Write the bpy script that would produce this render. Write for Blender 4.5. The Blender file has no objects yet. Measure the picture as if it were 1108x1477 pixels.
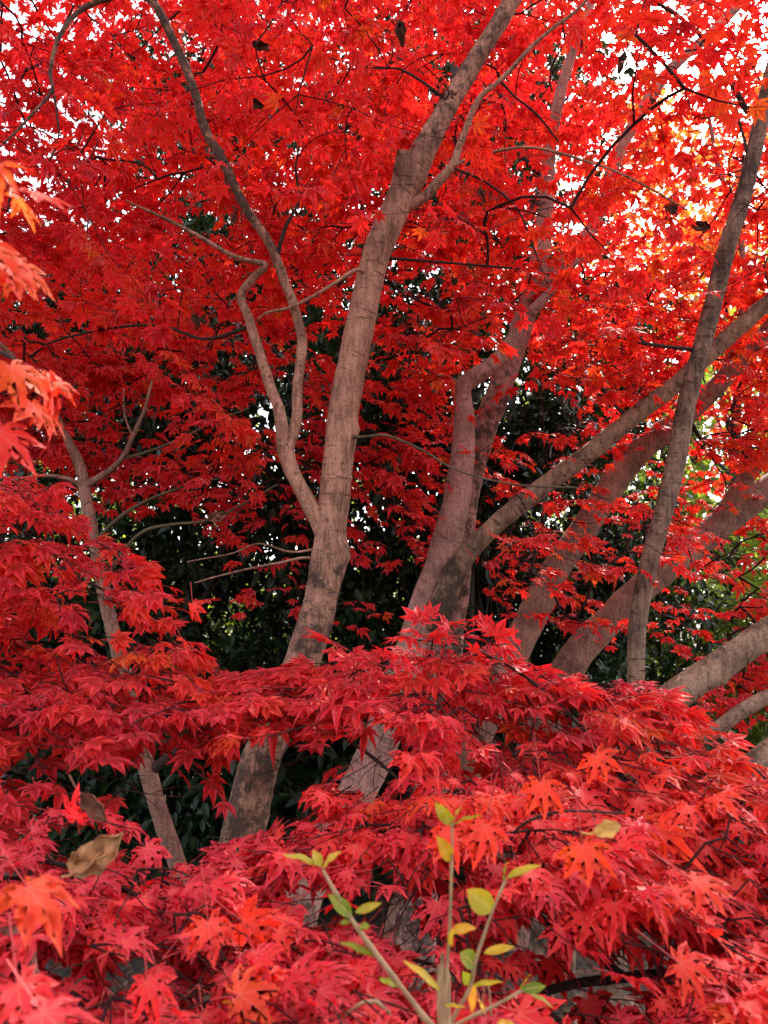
import bpy, math
import numpy as np
from mathutils import Vector, noise as mnoise

C = bpy.context.scene
COL = C.collection
rng = np.random.default_rng(11)

# ------------------------------------------------------------------ camera
W0, H0 = 1108.0, 1477.0
LENS, SENSOR = 26.0, 36.0
FPX = H0 * LENS / SENSOR
PITCH = math.radians(8.0)
CAMZ = 1.55
cd = bpy.data.cameras.new("camera")
cam = bpy.data.objects.new("camera", cd)
COL.objects.link(cam)
cam.location = (0, 0, CAMZ)
cam.rotation_euler = (math.radians(90) + PITCH, 0, 0)
cd.sensor_fit = 'VERTICAL'
cd.sensor_height = SENSOR
cd.sensor_width = SENSOR * W0 / H0
cd.lens = LENS
cd.clip_start = 0.02
cd.clip_end = 2000
cd.dof.use_dof = True
cd.dof.focus_distance = 2.2
cd.dof.aperture_fstop = 9.0
C.camera = cam

# ------------------------------------------------------------------ sky, sun, exposure
SUN_EL, SUN_AZ = math.radians(46), math.radians(28)      # azimuth from +Y towards +X
w = bpy.data.worlds.new("World")
C.world = w
w.use_nodes = True
nt = w.node_tree
sky = nt.nodes.new('ShaderNodeTexSky')
sky.sky_type = 'NISHITA'
sky.sun_disc = False
sky.sun_elevation = SUN_EL
sky.sun_rotation = SUN_AZ
sky.air_density = 1.0
sky.dust_density = 3.0
sky.ozone_density = 0.6
bg = nt.nodes['Background']
bg.inputs['Strength'].default_value = 0.15
hs = nt.nodes.new('ShaderNodeHueSaturation')             # thin high cloud: a paler, whiter sky
hs.inputs['Saturation'].default_value = 0.35
nt.links.new(sky.outputs[0], hs.inputs['Color'])
nt.links.new(hs.outputs[0], bg.inputs[0])
sl = bpy.data.lights.new("sun", 'SUN')
sl.energy = 3.4
sl.angle = math.radians(0.6)
sl.color = (1.0, 0.93, 0.82)
so = bpy.data.objects.new("sun", sl)
COL.objects.link(so)
sd = Vector((math.sin(SUN_AZ) * math.cos(SUN_EL), math.cos(SUN_AZ) * math.cos(SUN_EL), math.sin(SUN_EL)))
so.rotation_euler = sd.to_track_quat('Z', 'Y').to_euler()
so.location = (3, 5, 8)
C.view_settings.view_transform = 'Standard'
C.view_settings.look = 'None'
C.view_settings.exposure = 2.35
C.view_settings.gamma = 1.0
C.render.engine = 'CYCLES'
C.cycles.max_bounces = 10
C.cycles.diffuse_bounces = 6
C.cycles.glossy_bounces = 2
C.cycles.transmission_bounces = 6
C.cycles.caustics_reflective = False
C.cycles.caustics_refractive = False
C.cycles.use_denoising = True

CP, SP_ = math.cos(PITCH), math.sin(PITCH)


def P(x, y, D):
    """The point at distance D (along +Y) that the photograph shows at pixel x, y."""
    a, b = (x - W0 / 2) / FPX, -(y - H0 / 2) / FPX
    dy, dz = CP - b * SP_, SP_ + b * CP
    k = D / dy
    return np.array((a * k, D, CAMZ + dz * k))


# ------------------------------------------------------------------ helpers
def nrm(v):
    v = np.asarray(v, float)
    return v / (np.linalg.norm(v, axis=-1, keepdims=True) + 1e-12)


class Geo:
    """Collects verts, tri/quad faces (quads with a repeated last index are tris), uvs and point attributes."""

    def __init__(self):
        self.v, self.f, self.m, self.a, self.n = [], [], [], [], 0

    def add(self, v, f, attr=None, mat=0):
        v = np.asarray(v, float)
        f = np.asarray(f, int)
        self.v.append(v)
        self.f.append(f + self.n)
        self.m.append(np.full(len(f), mat))
        if attr is None:
            attr = np.zeros((len(v), 3))
        self.a.append(np.asarray(attr, float))
        self.n += len(v)

    def build(self, name, mats, parent=None, origin=(0, 0, 0), smooth=True):
        v = np.concatenate(self.v) - np.asarray(origin)
        f = np.concatenate(self.f)
        a = np.concatenate(self.a)
        mi = np.concatenate(self.m)
        tri = f[:, 2] == f[:, 3]
        order = np.concatenate([np.where(tri)[0], np.where(~tri)[0]])
        nt_ = int(tri.sum())
        nq = len(f) - nt_
        loops = np.concatenate([f[tri][:, :3].ravel(), f[~tri].ravel()])
        starts = np.concatenate([np.arange(nt_) * 3, nt_ * 3 + np.arange(nq) * 4])
        tot = np.concatenate([np.full(nt_, 3), np.full(nq, 4)])
        me = bpy.data.meshes.new(name)
        me.vertices.add(len(v))
        me.vertices.foreach_set('co', v.astype(np.float32).ravel())
        me.loops.add(len(loops))
        me.loops.foreach_set('vertex_index', loops.astype(np.int32))
        me.polygons.add(len(starts))
        me.polygons.foreach_set('loop_start', starts.astype(np.int32))
        me.polygons.foreach_set('loop_total', tot.astype(np.int32))
        me.polygons.foreach_set('material_index', mi[order].astype(np.int32))
        me.polygons.foreach_set('use_smooth', np.full(len(starts), smooth))
        at = me.attributes.new('pa', 'FLOAT_VECTOR', 'POINT')
        at.data.foreach_set('vector', a.astype(np.float32).ravel())
        me.update()
        me.validate()
        for m in (mats if isinstance(mats, (list, tuple)) else [mats]):
            me.materials.append(m)
        o = bpy.data.objects.new(name, me)
        COL.objects.link(o)
        if parent is not None:
            o.parent = parent
        return o


def thing(name, label, cat, loc=(0, 0, 0), group=None):
    o = bpy.data.objects.new(name, None)
    o.empty_display_size = 0.1
    COL.objects.link(o)
    o.location = tuple(loc)
    tag(o, label, cat, group)
    return o


def tag(o, label, cat, group=None):
    o['label'] = label
    o['category'] = cat
    if group:
        o['group'] = group


def spline(pts, step):
    """Catmull-Rom through rows of pts (x,y,z,extra...) resampled at about step metres."""
    p = np.asarray(pts, float)
    if len(p) < 3:
        n = max(2, int(np.linalg.norm(p[1, :3] - p[0, :3]) / step) + 1)
        t = np.linspace(0, 1, n)[:, None]
        return p[0] * (1 - t) + p[1] * t
    q = np.vstack([2 * p[0] - p[1], p, 2 * p[-1] - p[-2]])
    out = []
    for i in range(1, len(q) - 2):
        n = max(2, int(np.linalg.norm(q[i + 1, :3] - q[i, :3]) / step) + 1)
        t = np.linspace(0, 1, n, endpoint=False)[:, None]
        a, b, c, d = q[i - 1], q[i], q[i + 1], q[i + 2]
        out.append(.5 * ((2 * b) + (c - a) * t + (2 * a - 5 * b + 4 * c - d) * t ** 2 + (3 * b - a - 3 * c + d) * t ** 3))
    out.append(p[-1:])
    return np.vstack(out)


def tube(g, pts, rad, seg=8, rough=0.0, moss_shade=None, knots=(), mat=0, seed=0.0, cut=False):
    """Sweep a ring along pts; pa = (around*r, along, moss)."""
    pts = np.asarray(pts, float)
    n = len(pts)
    rad = np.broadcast_to(np.asarray(rad, float), (n,)).copy()
    tan = nrm(np.gradient(pts, axis=0))
    u = np.cross(tan[0], (0.0, -1.0, 0.13))
    if np.linalg.norm(u) < 1e-3:
        u = np.array((1.0, 0, 0))
    u = nrm(u)
    L = np.concatenate([[0], np.cumsum(np.linalg.norm(np.diff(pts, axis=0), axis=1))])
    th = np.linspace(0, 2 * math.pi, seg, endpoint=False)
    V = np.zeros((n, seg, 3))
    A = np.zeros((n, seg, 3))
    for i in range(n):
        u = nrm(u - tan[i] * np.dot(u, tan[i]))
        b = np.cross(tan[i], u)
        ring = np.cos(th)[:, None] * u + np.sin(th)[:, None] * b
        r = np.full(seg, rad[i])
        if rough > 0:
            for j in range(seg):
                q = ring[j] * rad[i]
                s = 1.0 / max(rad[i], .004)
                e = mnoise.noise(Vector((q[0] * s * .7 + seed, q[1] * s * .7, L[i] * s * .35)))
                e2 = mnoise.noise(Vector((q[0] * s * 1.6 + seed + 7, q[1] * s * 1.6, L[i] * s * 1.4)))
                r[j] *= 1 + rough * (e * 1.0 + e2 * .55)
        V[i] = pts[i] + ring * r[:, None]
        A[i, :, 0] = th / (2 * math.pi)
        A[i, :, 1] = L[i]
        A[i, :, 2] = 0 if moss_shade is None else moss_shade[i]
    for (kp, kr, kh) in knots:                       # bosses on the surface
        d = np.linalg.norm(V - np.asarray(kp), axis=2)
        wgt = np.exp(-(d / kr) ** 2)[:, :, None]
        V += nrm(V - pts[:, None, :]) * wgt * kh
    V = V.reshape(-1, 3)
    A = A.reshape(-1, 3)
    i, j = np.meshgrid(np.arange(n - 1), np.arange(seg), indexing='ij')
    i, j = i.ravel(), j.ravel()
    j2 = (j + 1) % seg
    F = np.stack([i * seg + j, i * seg + j2, (i + 1) * seg + j2, (i + 1) * seg + j], 1)
    tip = pts[-1] + tan[-1] * rad[-1] * (0.15 if cut else 0.8)
    V = np.vstack([V, tip])
    A = np.vstack([A, [0, L[-1], 0]])
    k = n * seg
    jj = np.arange(seg)
    cap = np.stack([(n - 1) * seg + jj, (n - 1) * seg + (jj + 1) % seg, np.full(seg, k), np.full(seg, k)], 1)
    g.add(V, np.vstack([F, cap]), A, mat)


# ------------------------------------------------------------------ materials
def new_mat(name):
    m = bpy.data.materials.new(name)
    m.use_nodes = True
    t = m.node_tree
    for n in list(t.nodes):
        t.nodes.remove(n)
    out = t.nodes.new('ShaderNodeOutputMaterial')
    return m, t, out


def N(t, typ, **kw):
    n = t.nodes.new(typ)
    for k, v in kw.items():
        setattr(n, k, v)
    return n


def ramp(t, stops, interp='LINEAR'):
    r = t.nodes.new('ShaderNodeValToRGB')
    r.color_ramp.interpolation = interp
    e = r.color_ramp.elements
    while len(e) > len(stops):
        e.remove(e[-1])
    while len(e) < len(stops):
        e.new(0.5)
    for k, (p, c) in enumerate(stops):
        e[k].position = p
        e[k].color = (*c, 1)
    return r


def ramp_out(t, src, stops):
    r = ramp(t, stops)
    t.links.new(src, r.inputs[0])
    return r.outputs[0]


def mix(t, fac, a, b, blend='MIX'):
    n = t.nodes.new('ShaderNodeMix')
    n.data_type = 'RGBA'
    n.blend_type = blend
    for sock, val in ((n.inputs[0], fac), (n.inputs[6], a), (n.inputs[7], b)):
        if hasattr(val, 'is_linked'):
            t.links.new(val, sock)
        elif isinstance(val, (int, float)):
            sock.default_value = val
        else:
            sock.default_value = (*val, 1)
    return n.outputs[2]


def leaf_mat(name, stops, tstops, spec=0.5, rough=0.4, trans=0.5, vein=None, blotch=0.25, spots=0.):
    """pa = (tint, rib, random) ; reflectance from stops, transmitted colour from tstops."""
    m, t, out = new_mat(name)
    at = N(t, 'ShaderNodeAttribute', attribute_name='pa')
    sep = N(t, 'ShaderNodeSeparateXYZ')
    t.links.new(at.outputs['Vector'], sep.inputs[0])
    tc = N(t, 'ShaderNodeTexCoord')
    nz = N(t, 'ShaderNodeTexNoise')
    nz.inputs['Scale'].default_value = 60
    nz.inputs['Detail'].default_value = 3
    t.links.new(tc.outputs['Object'], nz.inputs['Vector'])
    ad = N(t, 'ShaderNodeMath', operation='MULTIPLY_ADD')
    ad.inputs[1].default_value = blotch
    sb = N(t, 'ShaderNodeMath', operation='SUBTRACT')
    t.links.new(nz.outputs['Fac'], ad.inputs[0])
    t.links.new(sep.outputs[0], ad.inputs[2])
    sb.inputs[1].default_value = blotch * .5
    t.links.new(ad.outputs[0], sb.inputs[0])
    r1, r2 = ramp(t, stops), ramp(t, tstops)
    t.links.new(sb.outputs[0], r1.inputs[0])
    t.links.new(sb.outputs[0], r2.inputs[0])
    c1, c2 = r1.outputs[0], r2.outputs[0]
    if vein:
        vr = ramp(t, [(0.80, (0, 0, 0)), (0.97, (1, 1, 1))])
        t.links.new(sep.outputs[1], vr.inputs[0])
        mu = N(t, 'ShaderNodeMath', operation='MULTIPLY')
        mu.inputs[1].default_value = 0.85
        t.links.new(vr.outputs[0], mu.inputs[0])
        c1 = mix(t, mu.outputs[0], c1, vein)
    if spots:                                           # browned specks and edges of autumn leaves
        sp = N(t, 'ShaderNodeTexNoise')
        sp.inputs['Scale'].default_value = 130
        sp.inputs['Detail'].default_value = 4
        t.links.new(tc.outputs['Object'], sp.inputs['Vector'])
        sm = N(t, 'ShaderNodeMath', operation='MULTIPLY')
        sm.inputs[1].default_value = spots
        t.links.new(ramp_out(t, sp.outputs['Fac'], [(.62, (0, 0, 0)), (.72, (1, 1, 1))]), sm.inputs[0])
        c1 = mix(t, sm.outputs[0], c1, (.16, .012, .014))
        c2 = mix(t, sm.outputs[0], c2, (.30, .012, .010))
    pb = N(t, 'ShaderNodeBsdfPrincipled')
    pb.inputs['Roughness'].default_value = rough
    pb.inputs['Specular IOR Level'].default_value = spec
    t.links.new(c1, pb.inputs['Base Color'])
    tr = N(t, 'ShaderNodeBsdfTranslucent')
    t.links.new(c2, tr.inputs['Color'])
    mx = N(t, 'ShaderNodeMixShader')
    mx.inputs[0].default_value = trans
    t.links.new(pb.outputs[0], mx.inputs[1])
    t.links.new(tr.outputs[0], mx.inputs[2])
    t.links.new(mx.outputs[0], out.inputs[0])
    return m


def bark_mat(name, light, dark, lich_shade=(0.02, 0.017, 0.013), speck=0.0, streak=30, bump=0.6, pale=(0.42, 0.36, 0.3)):
    m, t, out = new_mat(name)
    at = N(t, 'ShaderNodeAttribute', attribute_name='pa')
    sep = N(t, 'ShaderNodeSeparateXYZ')
    t.links.new(at.outputs['Vector'], sep.inputs[0])
    tc = N(t, 'ShaderNodeTexCoord')
    nf = N(t, 'ShaderNodeTexNoise')
    nf.inputs['Scale'].default_value = 160
    nf.inputs['Detail'].default_value = 4
    nf.inputs['Roughness'].default_value = .7
    t.links.new(tc.outputs['Object'], nf.inputs['Vector'])
    # fine vertical streaks: stretch object space along z
    mp = N(t, 'ShaderNodeMapping')
    mp.inputs['Scale'].default_value = (streak * 3.2, streak * 3.2, streak * .45)
    t.links.new(tc.outputs['Object'], mp.inputs['Vector'])
    n1 = N(t, 'ShaderNodeTexNoise')
    n1.inputs['Scale'].default_value = 1.0
    n1.inputs['Detail'].default_value = 6
    n1.inputs['Roughness'].default_value = 0.65
    t.links.new(mp.outputs[0], n1.inputs['Vector'])
    n2 = N(t, 'ShaderNodeTexNoise')
    n2.inputs['Scale'].default_value = 9
    n2.inputs['Detail'].default_value = 5
    t.links.new(tc.outputs['Object'], n2.inputs['Vector'])
    r1 = ramp(t, [(0.40, dark), (0.5, tuple(.5 * a + .5 * b for a, b in zip(dark, light))), (0.60, light)])
    av = N(t, 'ShaderNodeMath', operation='ADD')
    ml = N(t, 'ShaderNodeMath', operation='MULTIPLY')
    ml.inputs[1].default_value = 0.5
    t.links.new(n1.outputs['Fac'], av.inputs[0])
    t.links.new(n2.outputs['Fac'], av.inputs[1])
    t.links.new(av.outputs[0], ml.inputs[0])
    t.links.new(ml.outputs[0], r1.inputs[0])
    col = mix(t, .55, r1.outputs[0], ramp_out(t, nf.outputs['Fac'], [(.36, (.25, .25, .25)), (.5, (.8, .8, .8)), (.64, (1.25, 1.25, 1.25))]), 'MULTIPLY')
    # horizontal ring scars and lenticels from the length along the limb
    mp2 = N(t, 'ShaderNodeMapping')
    mp2.inputs['Scale'].default_value = (3, 55, 0)
    t.links.new(at.outputs['Vector'], mp2.inputs['Vector'])
    n3 = N(t, 'ShaderNodeTexNoise')
    n3.inputs['Scale'].default_value = 1.0
    n3.inputs['Detail'].default_value = 2
    t.links.new(mp2.outputs[0], n3.inputs['Vector'])
    r3 = ramp(t, [(0.60, (0, 0, 0)), (0.70, (1, 1, 1))])
    t.links.new(n3.outputs['Fac'], r3.inputs[0])
    m3 = N(t, 'ShaderNodeMath', operation='MULTIPLY')
    m3.inputs[1].default_value = 0.55
    t.links.new(r3.outputs[0], m3.inputs[0])
    col = mix(t, m3.outputs[0], col, tuple(c * .55 for c in dark))
    # pale lichen blotches
    n5 = N(t, 'ShaderNodeTexNoise')
    n5.inputs['Scale'].default_value = 26
    n5.inputs['Detail'].default_value = 6
    n5.inputs['Roughness'].default_value = .7
    t.links.new(tc.outputs['Object'], n5.inputs['Vector'])
    r5 = ramp(t, [(0.60, (0, 0, 0)), (0.68, (1, 1, 1))])
    t.links.new(n5.outputs['Fac'], r5.inputs[0])
    m5 = N(t, 'ShaderNodeMath', operation='MULTIPLY')
    m5.inputs[1].default_value = 0.35 + speck * .5
    t.links.new(r5.outputs[0], m5.inputs[0])
    col = mix(t, m5.outputs[0], col, pale)
    # dark blotches of lichen and moss plus painted silhouette darkness where set
    n4 = N(t, 'ShaderNodeTexNoise')
    n4.inputs['Scale'].default_value = 19
    n4.inputs['Detail'].default_value = 8
    n4.inputs['Roughness'].default_value = .72
    t.links.new(tc.outputs['Object'], n4.inputs['Vector'])
    a4 = N(t, 'ShaderNodeMath', operation='MULTIPLY_ADD')
    a4.inputs[1].default_value = 0.22
    t.links.new(sep.outputs[2], a4.inputs[0])
    t.links.new(n4.outputs['Fac'], a4.inputs[2])
    r4 = ramp(t, [(0.61 - speck * .06, (0, 0, 0)), (0.71, (1, 1, 1))])
    t.links.new(a4.outputs[0], r4.inputs[0])
    m4 = N(t, 'ShaderNodeMath', operation='MULTIPLY')
    m4.inputs[1].default_value = 0.8
    t.links.new(r4.outputs[0], m4.inputs[0])
    col = mix(t, m4.outputs[0], col, lich_shade)
    pb = N(t, 'ShaderNodeBsdfPrincipled')
    pb.inputs['Roughness'].default_value = 0.85
    pb.inputs['Specular IOR Level'].default_value = 0.25
    t.links.new(col, pb.inputs['Base Color'])
    bp = N(t, 'ShaderNodeBump')
    bp.inputs['Strength'].default_value = bump
    bp.inputs['Distance'].default_value = 0.014
    bsum = N(t, 'ShaderNodeMath', operation='SUBTRACT')
    t.links.new(ml.outputs[0], bsum.inputs[0])
    t.links.new(m3.outputs[0], bsum.inputs[1])
    t.links.new(bsum.outputs[0], bp.inputs['Height'])
    t.links.new(bp.outputs[0], pb.inputs['Normal'])
    t.links.new(pb.outputs[0], out.inputs[0])
    return m


def plain_mat(name, c, rough=0.7, var=0.35, scale=40, trans=0.0, spec=.3):
    m, t, out = new_mat(name)
    tc = N(t, 'ShaderNodeTexCoord')
    n1 = N(t, 'ShaderNodeTexNoise')
    n1.inputs['Scale'].default_value = scale
    n1.inputs['Detail'].default_value = 5
    t.links.new(tc.outputs['Object'], n1.inputs['Vector'])
    r = ramp(t, [(0.3, tuple(x * (1 - var) for x in c)), (0.7, tuple(min(1, x * (1 + var)) for x in c))])
    t.links.new(n1.outputs['Fac'], r.inputs[0])
    pb = N(t, 'ShaderNodeBsdfPrincipled')
    pb.inputs['Roughness'].default_value = rough
    pb.inputs['Specular IOR Level'].default_value = spec
    t.links.new(r.outputs[0], pb.inputs['Base Color'])
    last = pb
    if trans:
        tr = N(t, 'ShaderNodeBsdfTranslucent')
        t.links.new(r.outputs[0], tr.inputs['Color'])
        last = N(t, 'ShaderNodeMixShader')
        last.inputs[0].default_value = trans
        t.links.new(pb.outputs[0], last.inputs[1])
        t.links.new(tr.outputs[0], last.inputs[2])
    t.links.new(last.outputs[0], out.inputs[0])
    return m


M = {}
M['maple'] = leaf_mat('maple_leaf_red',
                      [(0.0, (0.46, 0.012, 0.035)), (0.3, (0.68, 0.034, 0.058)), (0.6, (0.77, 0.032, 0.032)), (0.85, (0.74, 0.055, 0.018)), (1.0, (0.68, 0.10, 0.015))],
                      [(0.0, (0.6, 0.008, 0.014)), (0.3, (0.9, 0.014, 0.018)), (0.6, (0.97, 0.022, 0.016)), (0.85, (0.97, 0.05, 0.013)), (1.0, (0.97, 0.16, 0.02))],
                      spec=0.34, rough=0.5, trans=0.5, vein=(0.80, 0.14, 0.09), blotch=.4, spots=.55)
M['twig'] = plain_mat('maple_twig', (0.03, 0.010, 0.009), 0.8, spec=.1)
M['olive_twig'] = plain_mat('maple_olive_twig', (0.075, 0.055, 0.028), 0.75)
M['petiole'] = plain_mat('maple_petiole', (0.4, 0.03, 0.03), 0.5)
M['bark_brown'] = bark_mat('bark_brown', (0.45, 0.235, 0.155), (0.14, 0.066, 0.041), pale=(.48, .31, .225))
M['bark_pink'] = bark_mat('bark_pink', (0.47, 0.255, 0.205), (0.21, 0.105, 0.082), pale=(.52, .35, .29))
M['bark_red'] = bark_mat('bark_red', (0.34, 0.175, 0.125), (0.13, 0.062, 0.045), pale=(.38, .24, .18))
M['bark_speck'] = bark_mat('bark_speckled', (0.27, 0.165, 0.11), (0.055, 0.031, 0.021), speck=1.0, streak=22, bump=.8, pale=(.30, .24, .19))
M['bark_dark'] = bark_mat('bark_dark', (0.05, 0.028, 0.022), (0.016, 0.010, 0.008), pale=(.08, .055, .045))
M['bark_grey'] = bark_mat('bark_grey', (0.34, 0.205, 0.13), (0.10, 0.057, 0.038), speck=.4, streak=18, bump=.9, pale=(.32, .25, .19))
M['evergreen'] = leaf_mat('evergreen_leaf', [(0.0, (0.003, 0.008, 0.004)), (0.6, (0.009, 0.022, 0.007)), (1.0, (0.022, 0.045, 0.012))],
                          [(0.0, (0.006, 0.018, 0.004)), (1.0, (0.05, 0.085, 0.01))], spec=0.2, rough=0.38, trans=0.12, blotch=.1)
M['ever_twig'] = plain_mat('evergreen_stem', (0.035, 0.028, 0.022), .8)
M['far_green'] = leaf_mat('far_leaf_green', [(0.0, (0.03, 0.06, 0.012)), (1.0, (0.10, 0.13, 0.02))],
                          [(0.0, (0.10, 0.22, 0.02)), (1.0, (0.45, 0.48, 0.04))], spec=.4, rough=.4, trans=.5, blotch=.2)
M['far_gold'] = leaf_mat('far_leaf_gold', [(0.0, (0.5, 0.04, 0.012)), (1.0, (0.55, 0.20, 0.02))],
                         [(0.0, (0.85, 0.05, 0.015)), (1.0, (0.9, 0.30, 0.03))], spec=.3, rough=.5, trans=.55, blotch=.2)

# ------------------------------------------------------------------ ground
def ground():
    n = 90
    xs = np.sign(np.linspace(-1, 1, n)) * np.abs(np.linspace(-1, 1, n)) ** 2.2 * 160
    ys = xs + 4
    V, F = [], []
    for j in range(n):
        for i in range(n):
            z = 0.06 * mnoise.noise(Vector((xs[i] * .5, ys[j] * .5, 0))) + 0.02 * mnoise.noise(Vector((xs[i] * 2.3, ys[j] * 2.3, 3)))
            V.append((xs[i], ys[j], z - .03))
    for j in range(n - 1):
        for i in range(n - 1):
            F.append((j * n + i, j * n + i + 1, (j + 1) * n + i + 1, (j + 1) * n + i))
    m, t, out = new_mat('leaf_litter_soil')
    tc = N(t, 'ShaderNodeTexCoord')
    vo = N(t, 'ShaderNodeTexVoronoi')
    vo.inputs['Scale'].default_value = 26
    t.links.new(tc.outputs['Object'], vo.inputs['Vector'])
    r = ramp(t, [(0.0, (0.012, 0.009, 0.006)), (0.55, (0.035, 0.022, 0.014)), (0.8, (0.09, 0.04, 0.02)), (1.0, (0.16, 0.03, 0.02))])
    t.links.new(vo.outputs['Color'], r.inputs[0])
    pb = N(t, 'ShaderNodeBsdfPrincipled')
    pb.inputs['Roughness'].default_value = .9
    t.links.new(r.outputs[0], pb.inputs['Base Color'])
    bp = N(t, 'ShaderNodeBump')
    bp.inputs['Strength'].default_value = .6
    bp.inputs['Distance'].default_value = .03
    t.links.new(vo.outputs['Distance'], bp.inputs['Height'])
    t.links.new(bp.outputs[0], pb.inputs['Normal'])
    t.links.new(pb.outputs[0], out.inputs[0])
    g = Geo()
    g.add(V, F)
    o = g.build('ground', m)
    o['kind'] = 'structure'
    return o


ground()

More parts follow.
